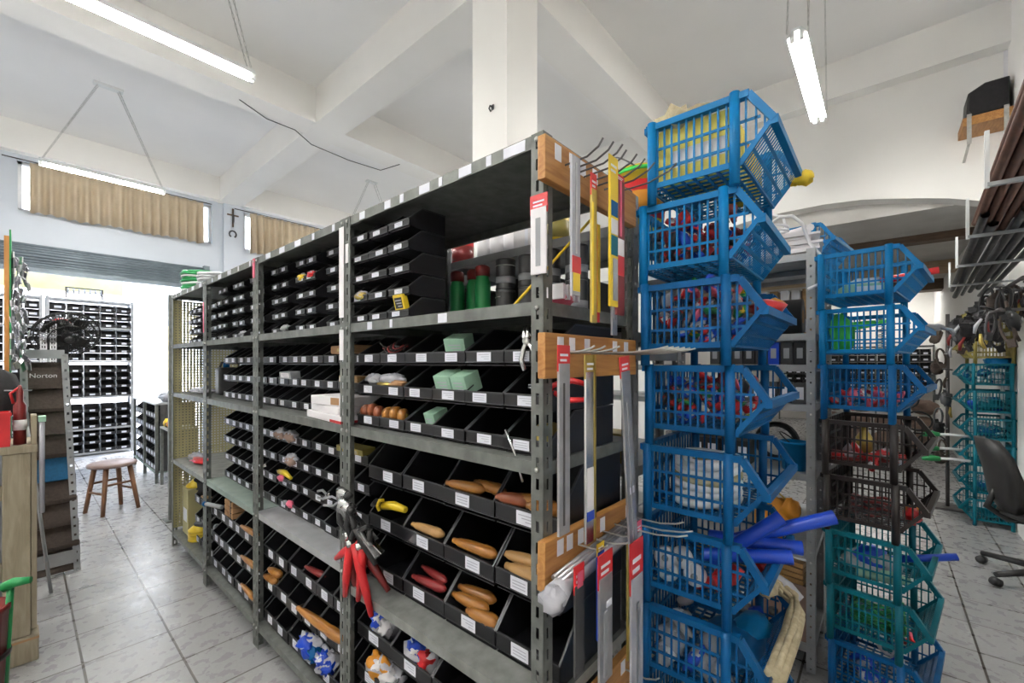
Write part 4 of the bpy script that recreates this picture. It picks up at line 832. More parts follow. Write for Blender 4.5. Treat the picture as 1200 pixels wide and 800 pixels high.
for k, (a, c) in enumerate((((1.395, .40, .85), (1.462, .222, 1.008)), ((1.385, .42, .868), (1.452, .195, .902)), ((1.45, .42, .905), (1.515, .178, .912)), ((1.47, .36, .90), (1.565, .105, 1.008)))):
    t = thing('blue_tube', 'bright blue hollow tube, %s' % ('slanting up at the left of the bundle', 'frontmost and lowest of the bundle', 'lying flat in the middle of the bundle', 'reaching farthest toward the mixed stack')[k], 'tube', a, 0, 'blue tubes in the sixth basket')
    A = Vector(a); d = Vector(c) - A; q = d.normalized()
    b = MB().tube([(0, 0, 0), d], .020, 16, cap=False); b.tube([(0, 0, 0), d], .017, 16, cap=False)
    e = MB(); b.build('wall', 'royal', t); e.tube([d * .0 - q * .0, q * .004], .017, 16); e.build('end_disc', 'black', t); MB().tube([d - q * .012, d + q * .001], .0206, 16, cap=False).build('rim', 'royal', t)
# cream rope bag over the lip with blue cloth
t = thing('rope_bag', 'clear bag of cream rope slumped over the lip of the lowest visible basket', 'rope bag', inb(S1[2], .22, -.02, .15))
t.location = (1.5, .22, .65)
for k in range(7):
    oy, oz = .017 * math.cos(k * .9), .017 * math.sin(k * .9)
    if k == 6: oy = oz = 0
    MB().tube([(-.225, -.012 + oy, .002 + oz), (-.08, -.016 + oy, .008 + oz), (.0, -.018 + oy, .012 + oz), (.10, -.016 + oy, .02 + oz), (.165 + oy, -.005, .032 + oz), (.18 + oy, .03, .05 + oz), (.14, .055 + oy, .07 + oz), (.09, .06 + oy, .085 + oz)], .0095, 8).build('rope_strand', 'cream', t)
MB().blob((.075, .06, .092), .038, .032, .034, 61, .2).build('knot', 'cream', t); MB().tube([(.19, -.02, .03), (.195, .02, .055), (.16, .06, .095), (.11, .065, .115)], [.012, .022, .018, .012], 8).build('film_fold', 'film', t)
t = thing('blue_sheet', 'folded blue plastic sheet under the cream rope bag', 'sheet', inb(S1[2], .20, .03, .09)); MB().blob((0, 0, .02), .15, .09, .045, 62, .15, None, 14, 8).build('fold', 'blue2', t); MB().blob((.06, -.04, .055), .08, .05, .02, 63, .2).build('fold', 'blue', t)
# mixed stack contents
t = thing('white_carton', 'white carton pieces lying in the topmost basket of the mixed stack', 'carton', inb(S2[7], .06, .06, .056), .3); MB().box(0, .16, -.05, .09, 0, .05).build('box', 'ppegreen', t, bev=.003); MB().box(.02, .20, -.03, .05, .051, .075).build('flap', 'paper', t); MB().box(-.0015, .0005, -.03, .06, .012, .038).build('front_label', 'paper', t)
o = MB().tube([inb(S2[7], .28, .08, .14), inb(S2[7], .30, -.125, .165)], .015, 14).build('red_tube', 'red'); tag(o, 'red tube poking out of the topmost basket of the mixed stack', 'tube')
t = thing('green_bag', 'bright green bag in the second basket of the mixed stack', 'bag', inb(S2[6], .07, .17, .056)); MB().blob((0, 0, .08), .05, .05, .085, 71, .2).build('bag', 'limegreen', t); MB().tube([(0, -.02, .11), (.02, -.08, .12), (.05, -.15, .13)], [.02, .016, .01], 8).build('sleeve', 'limegreen', t)
t = thing('spring_coil', 'grey metal spring lying at the right of the green bag', 'spring', inb(S2[6], .10, .03, .07)); MB().tube([(.03 * math.cos(a), .03 * math.sin(a), .0035 * a + .004) for a in [.5 * k for k in range(70)]], .003, 6).build('coil', 'zinc', t); MB().lathe([(0, -.005), (.033, -.005), (.033, .003), (0, .003)], 14).build('cap', 'grey', t)
t = thing('plush_glove', 'grey work glove hanging over the lip of the second mixed basket', 'glove', inb(S2[6], .36, -.10, .152)); MB().blob((0, 0, .012), .03, .035, .016, 72, .25).build('palm', 'grey', t)
for k in range(4): MB().tube([(-.018 + .012 * k, -.02, .01), (-.018 + .012 * k, -.05, .0), (-.018 + .012 * k, -.062, -.02)], .006, 6).build('finger', 'grey', t)
t = thing('red_strip_bundle', 'bundle of red strips lying in the upper brown basket', 'strip bundle', inb(S2[4], .07, .10, .056))
for k in range(5): MB().bar((.02 * k, .12, .012 * (k % 3) + .01), (.03 + .03 * k, -.13, .02 + .012 * (k % 2)), .022, .012).build('strip', 'red' if k % 2 else 'maroon', t)
t = thing('olive_bottle', 'olive yellow bottle standing in the upper brown basket', 'bottle', inb(S2[4], .24, .13, .056)); MB().lathe([(0, 0), (.032, 0), (.032, .09), (.014, .12), (.014, .14), (0, .14)], 16).build('body', 'brass', t); MB().lathe([(0, .138), (.017, .138), (.017, .155), (0, .155)], 12).build('cap', 'black', t)
fill(S2[4], 10, [('red', 'paper'), ('film', 'red')], 'red and white packet at the front of the upper brown basket', 'packets in the upper brown basket', .065, .10, 8)
t = thing('cord_bundle', 'dark red cord bundle lying in the lower brown basket', 'cord bundle', inb(S2[3], .12, .09, .06))
for k in range(6): MB().tube([(.09 * math.cos(a + k) * (1 - .08 * k), .07 * math.sin(a + k), .012 + .012 * k + .008 * math.sin(3 * a)) for a in [2 * math.pi * j / 20 for j in range(20)]], .0065, 6, closed=True).build('cord', 'maroon' if k % 2 else 'tin', t)
t = thing('orange_net', 'orange red net bag at the front of the lower brown basket', 'net bag', inb(S2[3], .14, -.035, .075)); MB().blob((0, 0, .02), .06, .03, .032, 75, .25).build('bag', 'red', t); MB().blob((.01, .0, .03), .035, .026, .026, 76, .25).build('fill', 'orange', t)
o = MB().tube([inb(S2[2], .20, .06, .10), inb(S2[2], .27, -.155, .165)], .015, 14).build('blue_tube', 'royal'); tag(o, 'short bright blue tube poking out of the upper teal basket', 'tube')
t = thing('blue_bag', 'blue and clear bag lying in the upper teal basket', 'bag', inb(S2[2], .10, .09, .06)); MB().blob((0, 0, .05), .08, .10, .05, 77, .25).build('bag', 'film', t); MB().blob((-.01, .01, .07), .06, .06, .045, 78, .25).build('fill', 'royal', t)
t = thing('white_bottle', 'white bottle lying along the upper teal basket', 'bottle', inb(S2[2], .05, .05, .08), .1); MB().lathe([(0, -.09), (.025, -.09), (.025, .05), (.012, .07), (.012, .09), (0, .09)], 14, Matrix.Rotation(R(90), 4, 'X')).build('body', 'ppegreen', t); MB().lathe([(0, .085), (.015, .085), (.015, .10), (0, .10)], 12, Matrix.Rotation(R(90), 4, 'X')).build('cap', 'white', t)
t = thing('green_net', 'dark green netting heaped in the lower teal basket', 'netting', inb(S2[1], .16, .09, .056))
for k in range(12): MB().tube([(.13 * math.cos(a) * (.4 + .05 * k), .09 * math.sin(a + k), .01 + .006 * k + .006 * math.sin(5 * a + k)) for a in [2 * math.pi * j / 24 for j in range(24)]], .004, 5, closed=True).build('strand', 'green', t)
t = thing('red_clip', 'red plastic clip by the post of the lower teal basket', 'clip', inb(S2[1], .03, -.03, .10)); MB().tube([(0, .02, -.02), (0, 0, .01), (0, -.02, -.015)], .008, 8).build('arm', 'red', t); MB().tube([(.004, -.01, -.03), (.004, .0, .03)], .006, 8).build('pin', 'pink', t)
basket('small looking blue basket on top of the aisle shelf units, behind the mixed stack', (2.93, .29, 2.0), R(-8), 'blue', None)
# third stack by the right wall, lips turned to the aisle
g3 = 'baskets stacked by the right wall'
S3 = []
for k in range(8):
    c = 'teal' if k < 6 else 'olive'
    lab = ('teal basket by the right wall, %s from the floor' % ORD[k]) if k < 6 else ('olive yellow basket by the right wall, %s of the two' % ('lower', 'upper')[k - 6])
    X, Y, r = 5.62, -.628, R(rng.uniform(-1, 1))
    # lip faces +Y here: turn half round about the stack
    basket(lab, (X + BW, Y, PH * k), R(180) + r, c, g3); S3.append((X + BW, Y, PH * k, R(180) + r))
fill(S3[5], 14, [('film', 'paper'), ('blue2', 'film')], 'clear or white packet in the top teal basket by the right wall', 'packets in the top teal basket by the right wall', .07, .16, 11, 1.4)
fill(S3[4], 10, [('royal', 'film'), ('blue2', 'royal')], 'blue packet in the second teal basket by the right wall', 'packets in the second teal basket by the right wall', .07, .12, 12, 1.6)
fill(S3[3], 10, [('film', 'grey'), ('paper', 'film')], 'grey white packet in the third teal basket by the right wall', 'packets in the third teal basket by the right wall', .07, .12, 13, 1.5)
for k in range(5):
    t = thing('clear_bag', 'blue and clear bag filling the %s teal basket from the floor by the wall' % ORD[k], 'bag', inb(S3[k], .215, .11, .056), S3[k][3]); MB().blob((0, 0, .055), .17, .09, .055, 90 + k, .22, None, 14, 9).build('bag', 'blue2' if k % 2 else 'teal', t); MB().blob((.02, -.02, .075), .11, .06, .045, 95 + k, .3).build('fill', 'film', t)
t = thing('blue_bag', 'light blue bag lying on the top teal basket by the right wall', 'bag', inb(S3[5], .36, .16, .22)); MB().blob((0, 0, .03), .08, .09, .05, 79, .25).build('bag', 'blue', t); MB().blob((0, .05, .05), .05, .04, .04, 80, .25).build('knot', 'blue', t)
# ------------------------------------------------------------------ ceiling lamps
def chain(t, a, b, nm='chain', m='zinc'):
    a = Vector(a); b = Vector(b); n = max(6, int((b - a).length / .035)); d = (b - a).normalized(); s = d.orthogonal().normalized(); q = d.cross(s)
    mb = MB()
    for k in range(n):
        c0 = a + (b - a) * (k / n); c1 = a + (b - a) * ((k + 1.12) / n); o = (s if k % 2 else q) * .0045
        mb.bar(c0 + o, c1 + o, .0028); mb.bar(c0 - o, c1 - o, .0028)
    return mb.build(nm, m, t)
def lamp(label, x0, x1, y, z, chains, plate=None):
    t = thing('fluorescent_lamp', label, 'ceiling lamp', (x0, y, z), 0, 'hanging fluorescent lamps')
    L = x1 - x0
    b = MB(); b.prism([(-.06, -.0), (-.022, .05), (.022, .05), (.06, .0), (.056, -.003), (.02, .03), (-.02, .03), (-.056, -.003)], 0, L, lambda u, v, q: (q, u, v)); b.build('housing', 'fixture', t)
    for s in (-.027, .027):
        MB().tube([(.03, s, -.012), (L - .03, s, -.012)], .0115, 12).build('light_tube', 'tube', t)
        for x in (.0, L - .03): MB().box(x, x + .03, s - .012, s + .012, -.03, .03).build('lamp_holder', 'fixture', t)
    for a, c in chains: chain(t, (a[0] - x0, a[1] - y, a[2] - z), (c[0] - x0, c[1] - y, c[2] - z))
    if plate: MB().box(plate[0] - x0, plate[1] - x0, -.04, .04, 4.72 - z, 4.75 - z).build('ceiling_plate', 'fixture', t)
    return t
ZL = 3.65
lamp('fluorescent lamp hanging in front of the beige curtain by the street wall', .134, 1.22, 6.95, ZL, [((.16, 6.93, ZL + .05), (.60, 6.93, 4.73)), ((.16, 6.97, ZL + .05), (.61, 6.97, 4.73)), ((1.19, 6.93, ZL + .05), (.78, 6.93, 4.73)), ((1.19, 6.97, ZL + .05), (.77, 6.97, 4.73))], (.56, .82))
lamp('fluorescent lamp hanging at the top left, nearest to the viewer', .02, 1.18, 3.65, ZL, [((1.15, 3.62, ZL + .05), (.88, 3.62, 4.73)), ((1.15, 3.68, ZL + .05), (.86, 3.68, 4.73)), ((.06, 3.65, ZL + .05), (.6, 3.65, 4.73))], (.55, .95))
lamp('fluorescent lamp hanging over the blue baskets on the right', 3.40, 4.72, .43, ZL, [((3.43, .37, ZL + .05), (3.62, .37, 4.75)), ((3.43, .49, ZL + .05), (3.62, .49, 4.75)), ((4.69, .37, ZL + .05), (4.5, .37, 4.75)), ((4.69, .49, ZL + .05), (4.5, .49, 4.75))], None)
lamp('fluorescent lamp mostly hidden beyond the shelf row, only its chains showing', 3.62, 4.78, 7.0, ZL, [((3.68, 6.97, ZL + .05), (4.12, 6.97, 4.73)), ((3.68, 7.03, ZL + .05), (4.12, 7.03, 4.73)), ((4.72, 6.97, ZL + .05), (4.24, 6.97, 4.73)), ((4.72, 7.03, ZL + .05), (4.24, 7.03, 4.73))], (4.08, 4.28))
lamp('fluorescent lamp on the ceiling of the low back room', 12.2, 12.8, .1, 2.98, [((12.3, .1, 3.03), (12.3, .1, 3.06)), ((12.7, .1, 3.03), (12.7, .1, 3.06))], None)
# loose black cable under the beams, nail on the column
o = MB().tube([(1.57, 5.30, 4.333), (1.90, 5.46, 4.325), (2.20, 5.41, 4.30), (2.46, 5.55, 4.27), (2.98, 5.57, 4.26), (3.45, 5.53, 4.27), (3.60, 5.27, 4.33)], .0055, 6).build('black_cable', 'black'); tag(o, 'loose thin black cable drooping under the white ceiling beams', 'cable')
t = thing('wall_hook', 'small black hook on the white column', 'hook', (2.318, 2.20, 3.37)); MB().tube([(0, 0, 0), (-.03, 0, .0), (-.04, .0, -.025), (-.02, 0, -.04)], .006, 6).build('hook', 'black', t); MB().box(-.004, 0, -.012, .012, -.02, .02).build('plate', 'tin', t)

# ------------------------------------------------------------------ curtains, cross
def curtain(label, x0, x1, y, z0, z1):
    t = thing('curtain', label, 'curtain', (x0, y, z0), 0, 'beige curtains')
    n = int((x1 - x0) * 60); b = MB(); b.smooth = True; rr = random.Random(int(x0 * 10) + 3); F = []; K = []
    for k in range(n + 1):
        u = k / 60; yy = .06 * math.sin(u * 2 * math.pi / .118 + .5 * math.sin(u * 5)) ; F.append((u, yy)); K.append((u, yy * .35))
    rows = []
    for (P, z, o) in ((K, z1 - z0, 0), (K, z1 - z0 - .06, 0), (F, .25, 0), (F, 0, 0)): rows.append(b.pts([(u, q - .002, z + (.012 * math.sin(u * 9) if z == 0 else 0)) for u, q in P]))
    rows2 = []
    for (P, z, o) in ((K, z1 - z0, 0), (K, z1 - z0 - .06, 0), (F, .25, 0), (F, 0, 0)): rows2.append(b.pts([(u, q + .002, z + (.012 * math.sin(u * 9) if z == 0 else 0)) for u, q in P]))
    for RR in (rows, rows2):
        for A, B in zip(RR, RR[1:]):
            for k in range(n): b.face([A[k], A[k + 1], B[k + 1], B[k]])
    for i in (0, -1):
        for k in range(n): b.face([rows[i][k], rows[i][k + 1], rows2[i][k + 1], rows2[i][k]])
    b.build('cloth', 'curtain', t)
    MB().tube([(-.25, 0, z1 - z0 + .012), (x1 - x0 + .12, 0, z1 - z0 + .012)], .008, 8).build('rod', 'darkwire', t)
curtain('wide beige gathered curtain over the street window, left of the white pier', .09, 2.08, 8.86, 3.53, 4.22)
curtain('beige gathered curtain partly hidden by the shelf row, right of the white pier', 2.80, 4.9, 8.86, 3.50, 4.24)
t = thing('horseshoe', 'small dark horseshoe on the white pier under the cross', 'horseshoe', (2.54, 8.925, 3.80)); MB().tube([(.055 * math.sin(a), 0, .06 * math.cos(a)) for a in [R(-150 + 30 * k) for k in range(11)]], .014, 8).build('shoe', 'tin', t); MB().tube([(0, -.005, .06), (0, -.02, .066)], .006, 6).build('nail', 'zinc', t)
t = thing('cross', 'small dark cross on the white pier between the curtains', 'cross', (2.54, 8.925, 4.1)); MB().box(-.012, .012, -.012, .004, -.17, .16).build('upright', 'darkwood', t); MB().box(-.09, .09, -.012, .004, .03, .055).build('crossbar', 'darkwood', t); MB().blob((0, -.02, -.02), .018, .012, .09, 3, .1).build('figure', 'tin', t)

# ------------------------------------------------------------------ bin rack standing in the street doorway
t = thing('bin_rack', 'tall steel rack of small black bins standing in the bright street doorway', 'shelf unit', (.27, 9.43, 0))
RL = [.05, .427, .93, 1.493, 2.025, 2.45]
for x in (0, .955):
    for y in (0, .34): MB().box(x - .018, x + .018, y - .018, y + .018, 0, 2.47).build('post', 'steel_lite', t)
for z in RL: MB().box(0, .955, -.01, .34, z - .03, z).build('shelf', 'steel_lite', t)
body, cards = bin_meshes(.172, .27, .122)
for (z0, rows, pn) in ((.052, 3, 'lowest'), (.43, 3, 'second'), (.933, 4, 'third'), (1.496, 4, 'fourth'), (2.028, 3, 'top')):
    for r in range(rows):
        for c in range(4):
            o = bpy.data.objects.new('storage_bin', body); C.objects.link(o); o.location = (.27 + .955 - .10 - .187 * (3 - c), 9.428, z0 + .125 * r); o.rotation_euler = (0, 0, R(-90) + math.pi)
            tag(o, 'small black bin in the doorway rack, %s column, %s row up on the %s shelf' % (ORD[c], ORD[r], pn), 'storage bin', 'black bins in the doorway rack')
            d = bpy.data.objects.new('label_card', cards[1]); C.objects.link(d); d.parent = o
# the rest of the rack, past the three hundred counted bins
def merged_bins(name, label, places, w, d, h, rz, mats=('bin', 'card')):
    b = MB()
    for (x, y, z) in places:
        T = Matrix.Translation((x, y, z)) @ Matrix.Rotation(rz, 4, 'Z'); f = lambda u, v, q: T @ Vector((u, q, v)); lip = h * .46
        b.mi(0)
        for s in (-w / 2, w / 2 - .004): b.prism([(0.004, 0), (0, lip), (d * .34, h), (d, h), (d, 0)], s, s + .004, f)
        b.prism([(0.004, 0), (0, lip), (.005, lip), (.009, 0)], -w / 2, w / 2, f); b.prism([(0, 0), (d, 0), (d, .004), (0, .004)], -w / 2, w / 2, f); b.prism([(d - .004, 0), (d, 0), (d, h), (d - .004, h)], -w / 2, w / 2, f)
        b.mi(1); b.prism([(-.002, lip * .25), (.003, lip * .25), (.003, lip * .85), (-.002, lip * .85)], -w * .22, w * .22, f)
    return tag(b.build(name, mats), label, 'storage bins', None, 'stuff')
P = []
for (z0, rows) in ((.052, 3), (.43, 3), (.933, 4), (1.496, 4), (2.028, 3)):
    for r in range(rows):
        for c in range(5): P.append((-.72 + .10 + .187 * c, 9.428, z0 + .125 * r))
        P.append((.27 + .955 - .10 - .187 * 4, 9.428, z0 + .125 * r))
merged_bins('storage_bins', 'rest of the small black bins at the left of the doorway rack', P, .172, .27, .122, R(90))
t = thing('bin_rack', 'left half of the doorway bin rack, behind the display stand', 'shelf unit', (-.75, 9.43, 0))
for x in (0, .955):
    for y in (0, .34): MB().box(x - .018, x + .018, y - .018, y + .018, 0, 2.47).build('post', 'steel_lite', t)
for z in RL: MB().box(0, .955, -.01, .34, z - .03, z).build('shelf', 'steel_lite', t)
t = thing('hook_rail', 'thin dark rail with hanging tools on top of the doorway rack', 'hook rail', (.45, 9.36, 2.60)); MB().box(0, .42, 0, .02, 0, .018).build('rail', 'darkwire', t)
for x in (.0, .40): MB().box(x, x + .02, 0, .02, -.15, 0).build('stand', 'darkwire', t)
for k in range(7): MB().tube([(.03 + .06 * k, -.01, .0), (.03 + .06 * k, -.02, -.06), (.03 + .06 * k, -.015, -.10)], [.006, .011, .006], 6).build('hanging_tool', 'grey', t)
# low bin counter right of the doorway
t = thing('low_bin_counter', 'low steel counter with slanted bin rows, by the doorway', 'counter', (1.07, 6.62, 0))
for y in (0, .74, 1.48):
    for x in (0, .36): MB().box(x, x + .03, y, y + .03, 0, .95).build('leg', 'steel', t)
MB().box(-.01, .40, -.02, 1.53, .95, .97).build('top', 'steel_lite', t); MB().box(0, .39, .0, 1.51, .12, .135).build('shelf', 'steel_green', t); MB().box(.05, .39, .0, .012, .135, .95).build('end_panel', 'tin', t)
merged_bins('storage_bins', 'slanted rows of small black bins in the low counter by the doorway', [(1.085, 6.75 + .165 * c + (.06 if c > 3 else 0), .14 + .158 * r) for r in range(5) for c in range(8)], .155, .28, .15, 0.)
t = thing('plastic_bag', 'crumpled bluish clear bag on the low counter by the doorway', 'plastic bag', (1.25, 6.85, .971)); MB().blob((0, 0, .06), .10, .17, .06, 121, .3).build('bag', 'film', t); MB().blob((-.02, .03, .05), .07, .1, .05, 122, .3).build('fill', 'grey', t)
t = thing('side_shelf', 'small steel side shelf at the near end of the low counter', 'shelf unit', (1.10, 6.10, 0)); MB().box(0, .28, 0, .44, .68, .70).build('top', 'steel_lite', t)
for x in (0, .25):
    for y in (0, .41): MB().box(x, x + .03, y, y + .03, 0, .68).build('leg', 'steel', t)
for k in range(2):
    t = thing('yellow_toy_tool', 'yellow and orange hand tool, %s one on the side shelf by the doorway' % ('left', 'right')[k], 'hand tool', (1.15, 6.42 - .17 * k, .70)); MB().blob((0, 0, .05), .04, .05, .05, 131 + k, .2).build('body', 'yellow' if k == 0 else 'orange', t); MB().tube([(0, 0, .06), (-.02, -.05, .04), (-.02, -.08, .01)], .014, 8).build('handle', 'black' if k == 0 else 'yellow', t)
# end panel of a rack past the far end of the main row
t = thing('rack_upright', 'tall grey steel rack end standing past the far end of the main row', 'rack', (.90, 4.96, 0)); MB().box(0, .07, 0, .05, 0, 2.09).build('upright', 'steel', t); MB().box(.07, .10, .01, .035, .05, 2.06).build('side_strip', 'steel', t); MB().box(-.03, .1, -.05, .1, 0, .012).build('foot', 'steel', t); MB().box(-.001, .0015, .012, .035, 1.2, 1.8).build('yellow_tape', 'brass', t)

# ------------------------------------------------------------------ stool
t = thing('stool', 'small round dark wooden stool standing in the tiled aisle', 'stool', (.60, 5.76, 0), .35)
MB().lathe([(0, .44), (.16, .44), (.185, .448), (.19, .46), (.185, .474), (.17, .48), (0, .478)], 28).build('seat', 'stooltop', t)
cs = [(-.10, -.10), (.10, -.10), (.10, .10), (-.10, .10)]
for x, y in cs: MB().tube([(x * 1.45, y * 1.45, 0), (x * .95, y * .95, .44)], [.017, .022], 10).build('leg', 'stool', t)
for k in range(4):
    a, c = cs[k], cs[(k + 1) % 4]; q = 1.24 if k % 2 else 1.15; z = .20 if k % 2 else .28; MB().tube([(a[0] * q, a[1] * q, z), (c[0] * q, c[1] * q, z)], .011, 8).build('stretcher', 'stool', t)

# ------------------------------------------------------------------ left foreground
t = thing('abrasive_display', 'leaning grey metal stand hung with tiers of dark abrasive belts', 'display stand', (.14, 4.30, 0))
LT, LB, RT, RB = Vector((-.126, .05, 1.52)), Vector((-.092, -.02, 0)), Vector((.066, .05, 1.52)), Vector((.126, -.02, 0))
for a, b_ in ((LT, LB), (RT, RB)):
    m = MB(); dx = Vector((.012, 0, 0))
    for s_ in (-1, 1): m.bar(a + dx * s_, b_ + dx * s_, .011, .008, (0, 1, 0))
    for k in range(25): p0 = a + (b_ - a) * (k / 25); p1 = a + (b_ - a) * ((k + .72) / 25); m.bar(p0, p1, .016, .007, (0, 1, 0))
    m.build('upright', 'steel_lite', t)
    
MB().bar(LT, RT, .012, .06).build('top_rail', 'steel_lite', t); MB().bar(LB + (LT - LB) * .07, RB + (RT - RB) * .07, .012, .09).build('bottom_rail', 'steel_lite', t)
for a in (LT, RT): MB().bar(a, (a.x + .02, .42, 0), .02, .02).build('back_leg', 'steel_lite', t)
for k in range(9):
    f0 = (k + .35) / 9.6; f1 = (k + 1.55) / 9.6; A0 = LT + (LB - LT) * f0; B0 = RT + (RB - RT) * f0; A1 = LT + (LB - LT) * f1; B1 = RT + (RB - RT) * f1
    fw = .004 + .006 * (k % 2); ov = .0 if k < 5 else .035
    prof = [(A0.y + .012, A0.z), (A1.y - .012 - fw, A1.z + .03), (A1.y - .018, A1.z + .008), (A1.y, A1.z), (A1.y + .03, A1.z + .012), (A1.y + .03, A1.z + .04), (A0.y + .02, A0.z)]
    x0 = (A0.x + A1.x) / 2 + .016; x1 = (B0.x + B1.x) / 2 - .016 + ov
    s = MB(); s.prism(prof, x0, x1, lambda u, v, q: (q, u + .015, v)); o = s.build('abrasive_belt', 'sandblue' if k == 4 else 'sandbrown', t)
    if k == 4: o['label'] = 'blue abrasive belt'
text('lettering', 'Norton', .042, 'paper', t, (-.035, .008, 1.372), (R(92), 0, 0))
o = MB().tube([(.03, 4.05, 1.06), (.13, 3.98, .0)], .009, 8).build('metal_rod', 'steel_lite'); tag(o, 'thin grey metal rod leaning in front of the abrasive display stand', 'rod')
t = thing('slotted_strip', 'pair of white slotted strips standing up behind the display stand', 'slotted strip', (.10, 4.80, 0))
for k in range(2):
    m = MB(); x = .05 * k
    for u0, u1 in ((0, .008), (.014, .022), (.028, .036)): m.box(x + u0, x + u1, -.001, .001, 0, 1.76)
    for q in range(59): m.box(x + .008, x + .028, -.001, .001, q * .03, q * .03 + .011)
    m.build('strip', 'white', t)
# fan
t = thing('fan', 'black caged fan on a dark pole behind the display stand', 'fan', (.21, 4.98, 0))
MB().lathe([(0, 0), (.09, 0), (.09, .02), (.05, .04), (.022, .06), (0, .06)], 20).build('base', 'black', t); MB().tube([(0, 0, .05), (0, 0, 1.42)], .016, 10).build('pole', 'tin', t); MB().box(-.05, .05, -.04, .04, 1.40, 1.66).build('control_box', 'tin', t, bev=.01)
ax = Vector((.17, -.70, -.46)).normalized(); e1 = ax.orthogonal().normalized(); e2 = ax.cross(e1); o0 = Vector((.0, .0, 1.76)); cc = o0
Tm = Matrix((( e1.x, e2.x, ax.x, o0.x), (e1.y, e2.y, ax.y, o0.y), (e1.z, e2.z, ax.z, o0.z), (0, 0, 0, 1)))
MB().lathe([(0, -.06), (.05, -.05), (.065, -.01), (.065, .05), (.04, .08), (0, .08)], 18, Tm).build('motor', 'black', t); MB().lathe([(.064, -.0), (.0665, .0), (.0665, .02), (.064, .02)], 18, Tm).build('red_ring', 'red', t)
ring = lambda r, z, n=28: [Tm @ Vector((r * math.cos(2 * math.pi * j / n), r * math.sin(2 * math.pi * j / n), z)) for j in range(n)]
g = MB()
for r, z in ((.20, .16), (.20, .145), (.17, .19), (.12, .215), (.17, .115), (.10, .095)): g.tube(ring(r, z), .0045, 5, closed=True)
for k in range(56):
    a = 2 * math.pi * k / 56; pt = lambda r, z: Tm @ Vector((r * math.cos(a), r * math.sin(a), z))
    g.tube([pt(.03, .225), pt(.12, .215), pt(.17, .19), pt(.20, .16), pt(.17, .115), pt(.10, .095), pt(.05, .085)], .0021, 4)
g.build('cage', 'black', t)
for k in range(4):
    a = math.pi / 2 * k; bl = MB(); P = []
    for (r, da, z) in ((.03, -.5, .14), (.13, -.45, .132), (.175, -.05, .145), (.15, .45, .165), (.03, .5, .16)): P.append(Tm @ Vector((r * math.cos(a + da), r * math.sin(a + da), z)))
    nrm = ax * .002; i0 = bl.pts([q - nrm for q in P]); i1 = bl.pts([q + nrm for q in P]); bl.face(i0[::-1]); bl.face(i1)
    for j in range(5): bl.face([i0[j], i0[(j + 1) % 5], i1[(j + 1) % 5], i1[j]])
    bl.build('blade', 'black', t)
MB().lathe([(0, .12), (.03, .12), (.03, .23), (0, .235)], 14, Tm).build('hub', 'black', t)
# pegboard seen edge-on with hanging packs
t = thing('peg_board', 'orange edged green board standing edge-on at the far left', 'display board', (-.05, 4.15, 0))
MB().box(-.012, .008, -.20, .20, .95, 2.22).build('board', 'pegboard', t); MB().box(.0085, .016, -.198, .22, .95, 2.26).build('green_face', 'green', t); MB().box(-.012, .012, -.02, .02, 0, .95).build('leg', 'pegboard', t); MB().box(-.16, .06, -.18, .2, 0, .03).build('foot', 'pegboard', t)
MB().lathe([(0, -.01), (.07, -.01), (.07, .01), (0, .01)], 20, Matrix.Translation((-.045, -.19, 2.14)) @ Matrix.Rotation(R(90), 4, 'Y')).build('wheel', 'black', t)
PKM = []
for v in range(3):
    b = MB(); rr_ = random.Random(400 + v)
    for q_ in range(7):
        T_ = Matrix.Translation((.018 + rr_.uniform(-.008, .012), rr_.uniform(-.022, .022), -.05 + rr_.uniform(-.035, .035))) @ Matrix.Rotation(rr_.uniform(-1.2, 1.2), 4, 'X') @ Matrix.Rotation(rr_.uniform(-.6, .6), 4, 'Z')
        b.mi(q_ % 2).box(-.003, .003, -.012, .012, -.024, .024, T_)
    b.mi(0).box(.0, .002, -.03, .03, -.10, -.005); b.mi(2).box(-.002, .004, -.03, .03, -.005, .03); PKM.append(b.mesh('hinge_pack', ['film', ('zinc', 'silver', 'white')[v], 'paper']))
r = random.Random(5)
for k in range(14):
    o = bpy.data.objects.new('hinge_pack', PKM[k % 3]); C.objects.link(o); zz = 2.10 - .098 * (k // 2) ; o.location = (-.03 + .03 * (k % 2), 3.98 + .15 * (k % 2), zz); o.rotation_euler = (0, r.uniform(-.2, .1), r.uniform(-.4, .4))
    tag(o, 'clear pack of pale hardware hanging on the green face of the edge-on board', 'hardware pack', 'hardware packs on the edge-on board')
# wooden bench post and what stands on it
t = thing('timber_bench', 'worn beige timber bench with a thick post, at the left edge', 'bench', (0, 3.2, 0))
MB().box(-.055, .035, -.05, .04, .13, 1.02).build('post', 'aged', t, bev=.003); MB().box(.036, .056, -.04, .09, .15, 1.20).build('side_board', 'aged', t, bev=.002); MB().box(-.9, .058, -.06, .28, 1.022, 1.06).build('top', 'aged', t, bev=.003)
MB().box(-.9, -.056, -.03, .0, .80, .87).build('rail', 'aged', t, bev=.003); MB().box(-.9, -.056, -.03, .0, .42, .50).build('rail', 'aged', t, bev=.003); MB().box(-.065, .062, -.062, .06, 0, .128).build('foot_block', 'aged', t, bev=.006); MB().box(-.9, -.82, -.05, .04, 0, 1.02).build('post', 'aged', t, bev=.003)
MB().box(-.066, .063, -.063, .061, .108, .118).build('binding_cord', 'cork', t)
t = thing('red_crate', 'bright red plastic crate on the timber bench top', 'crate', (-.12, 3.20, 1.061)); 
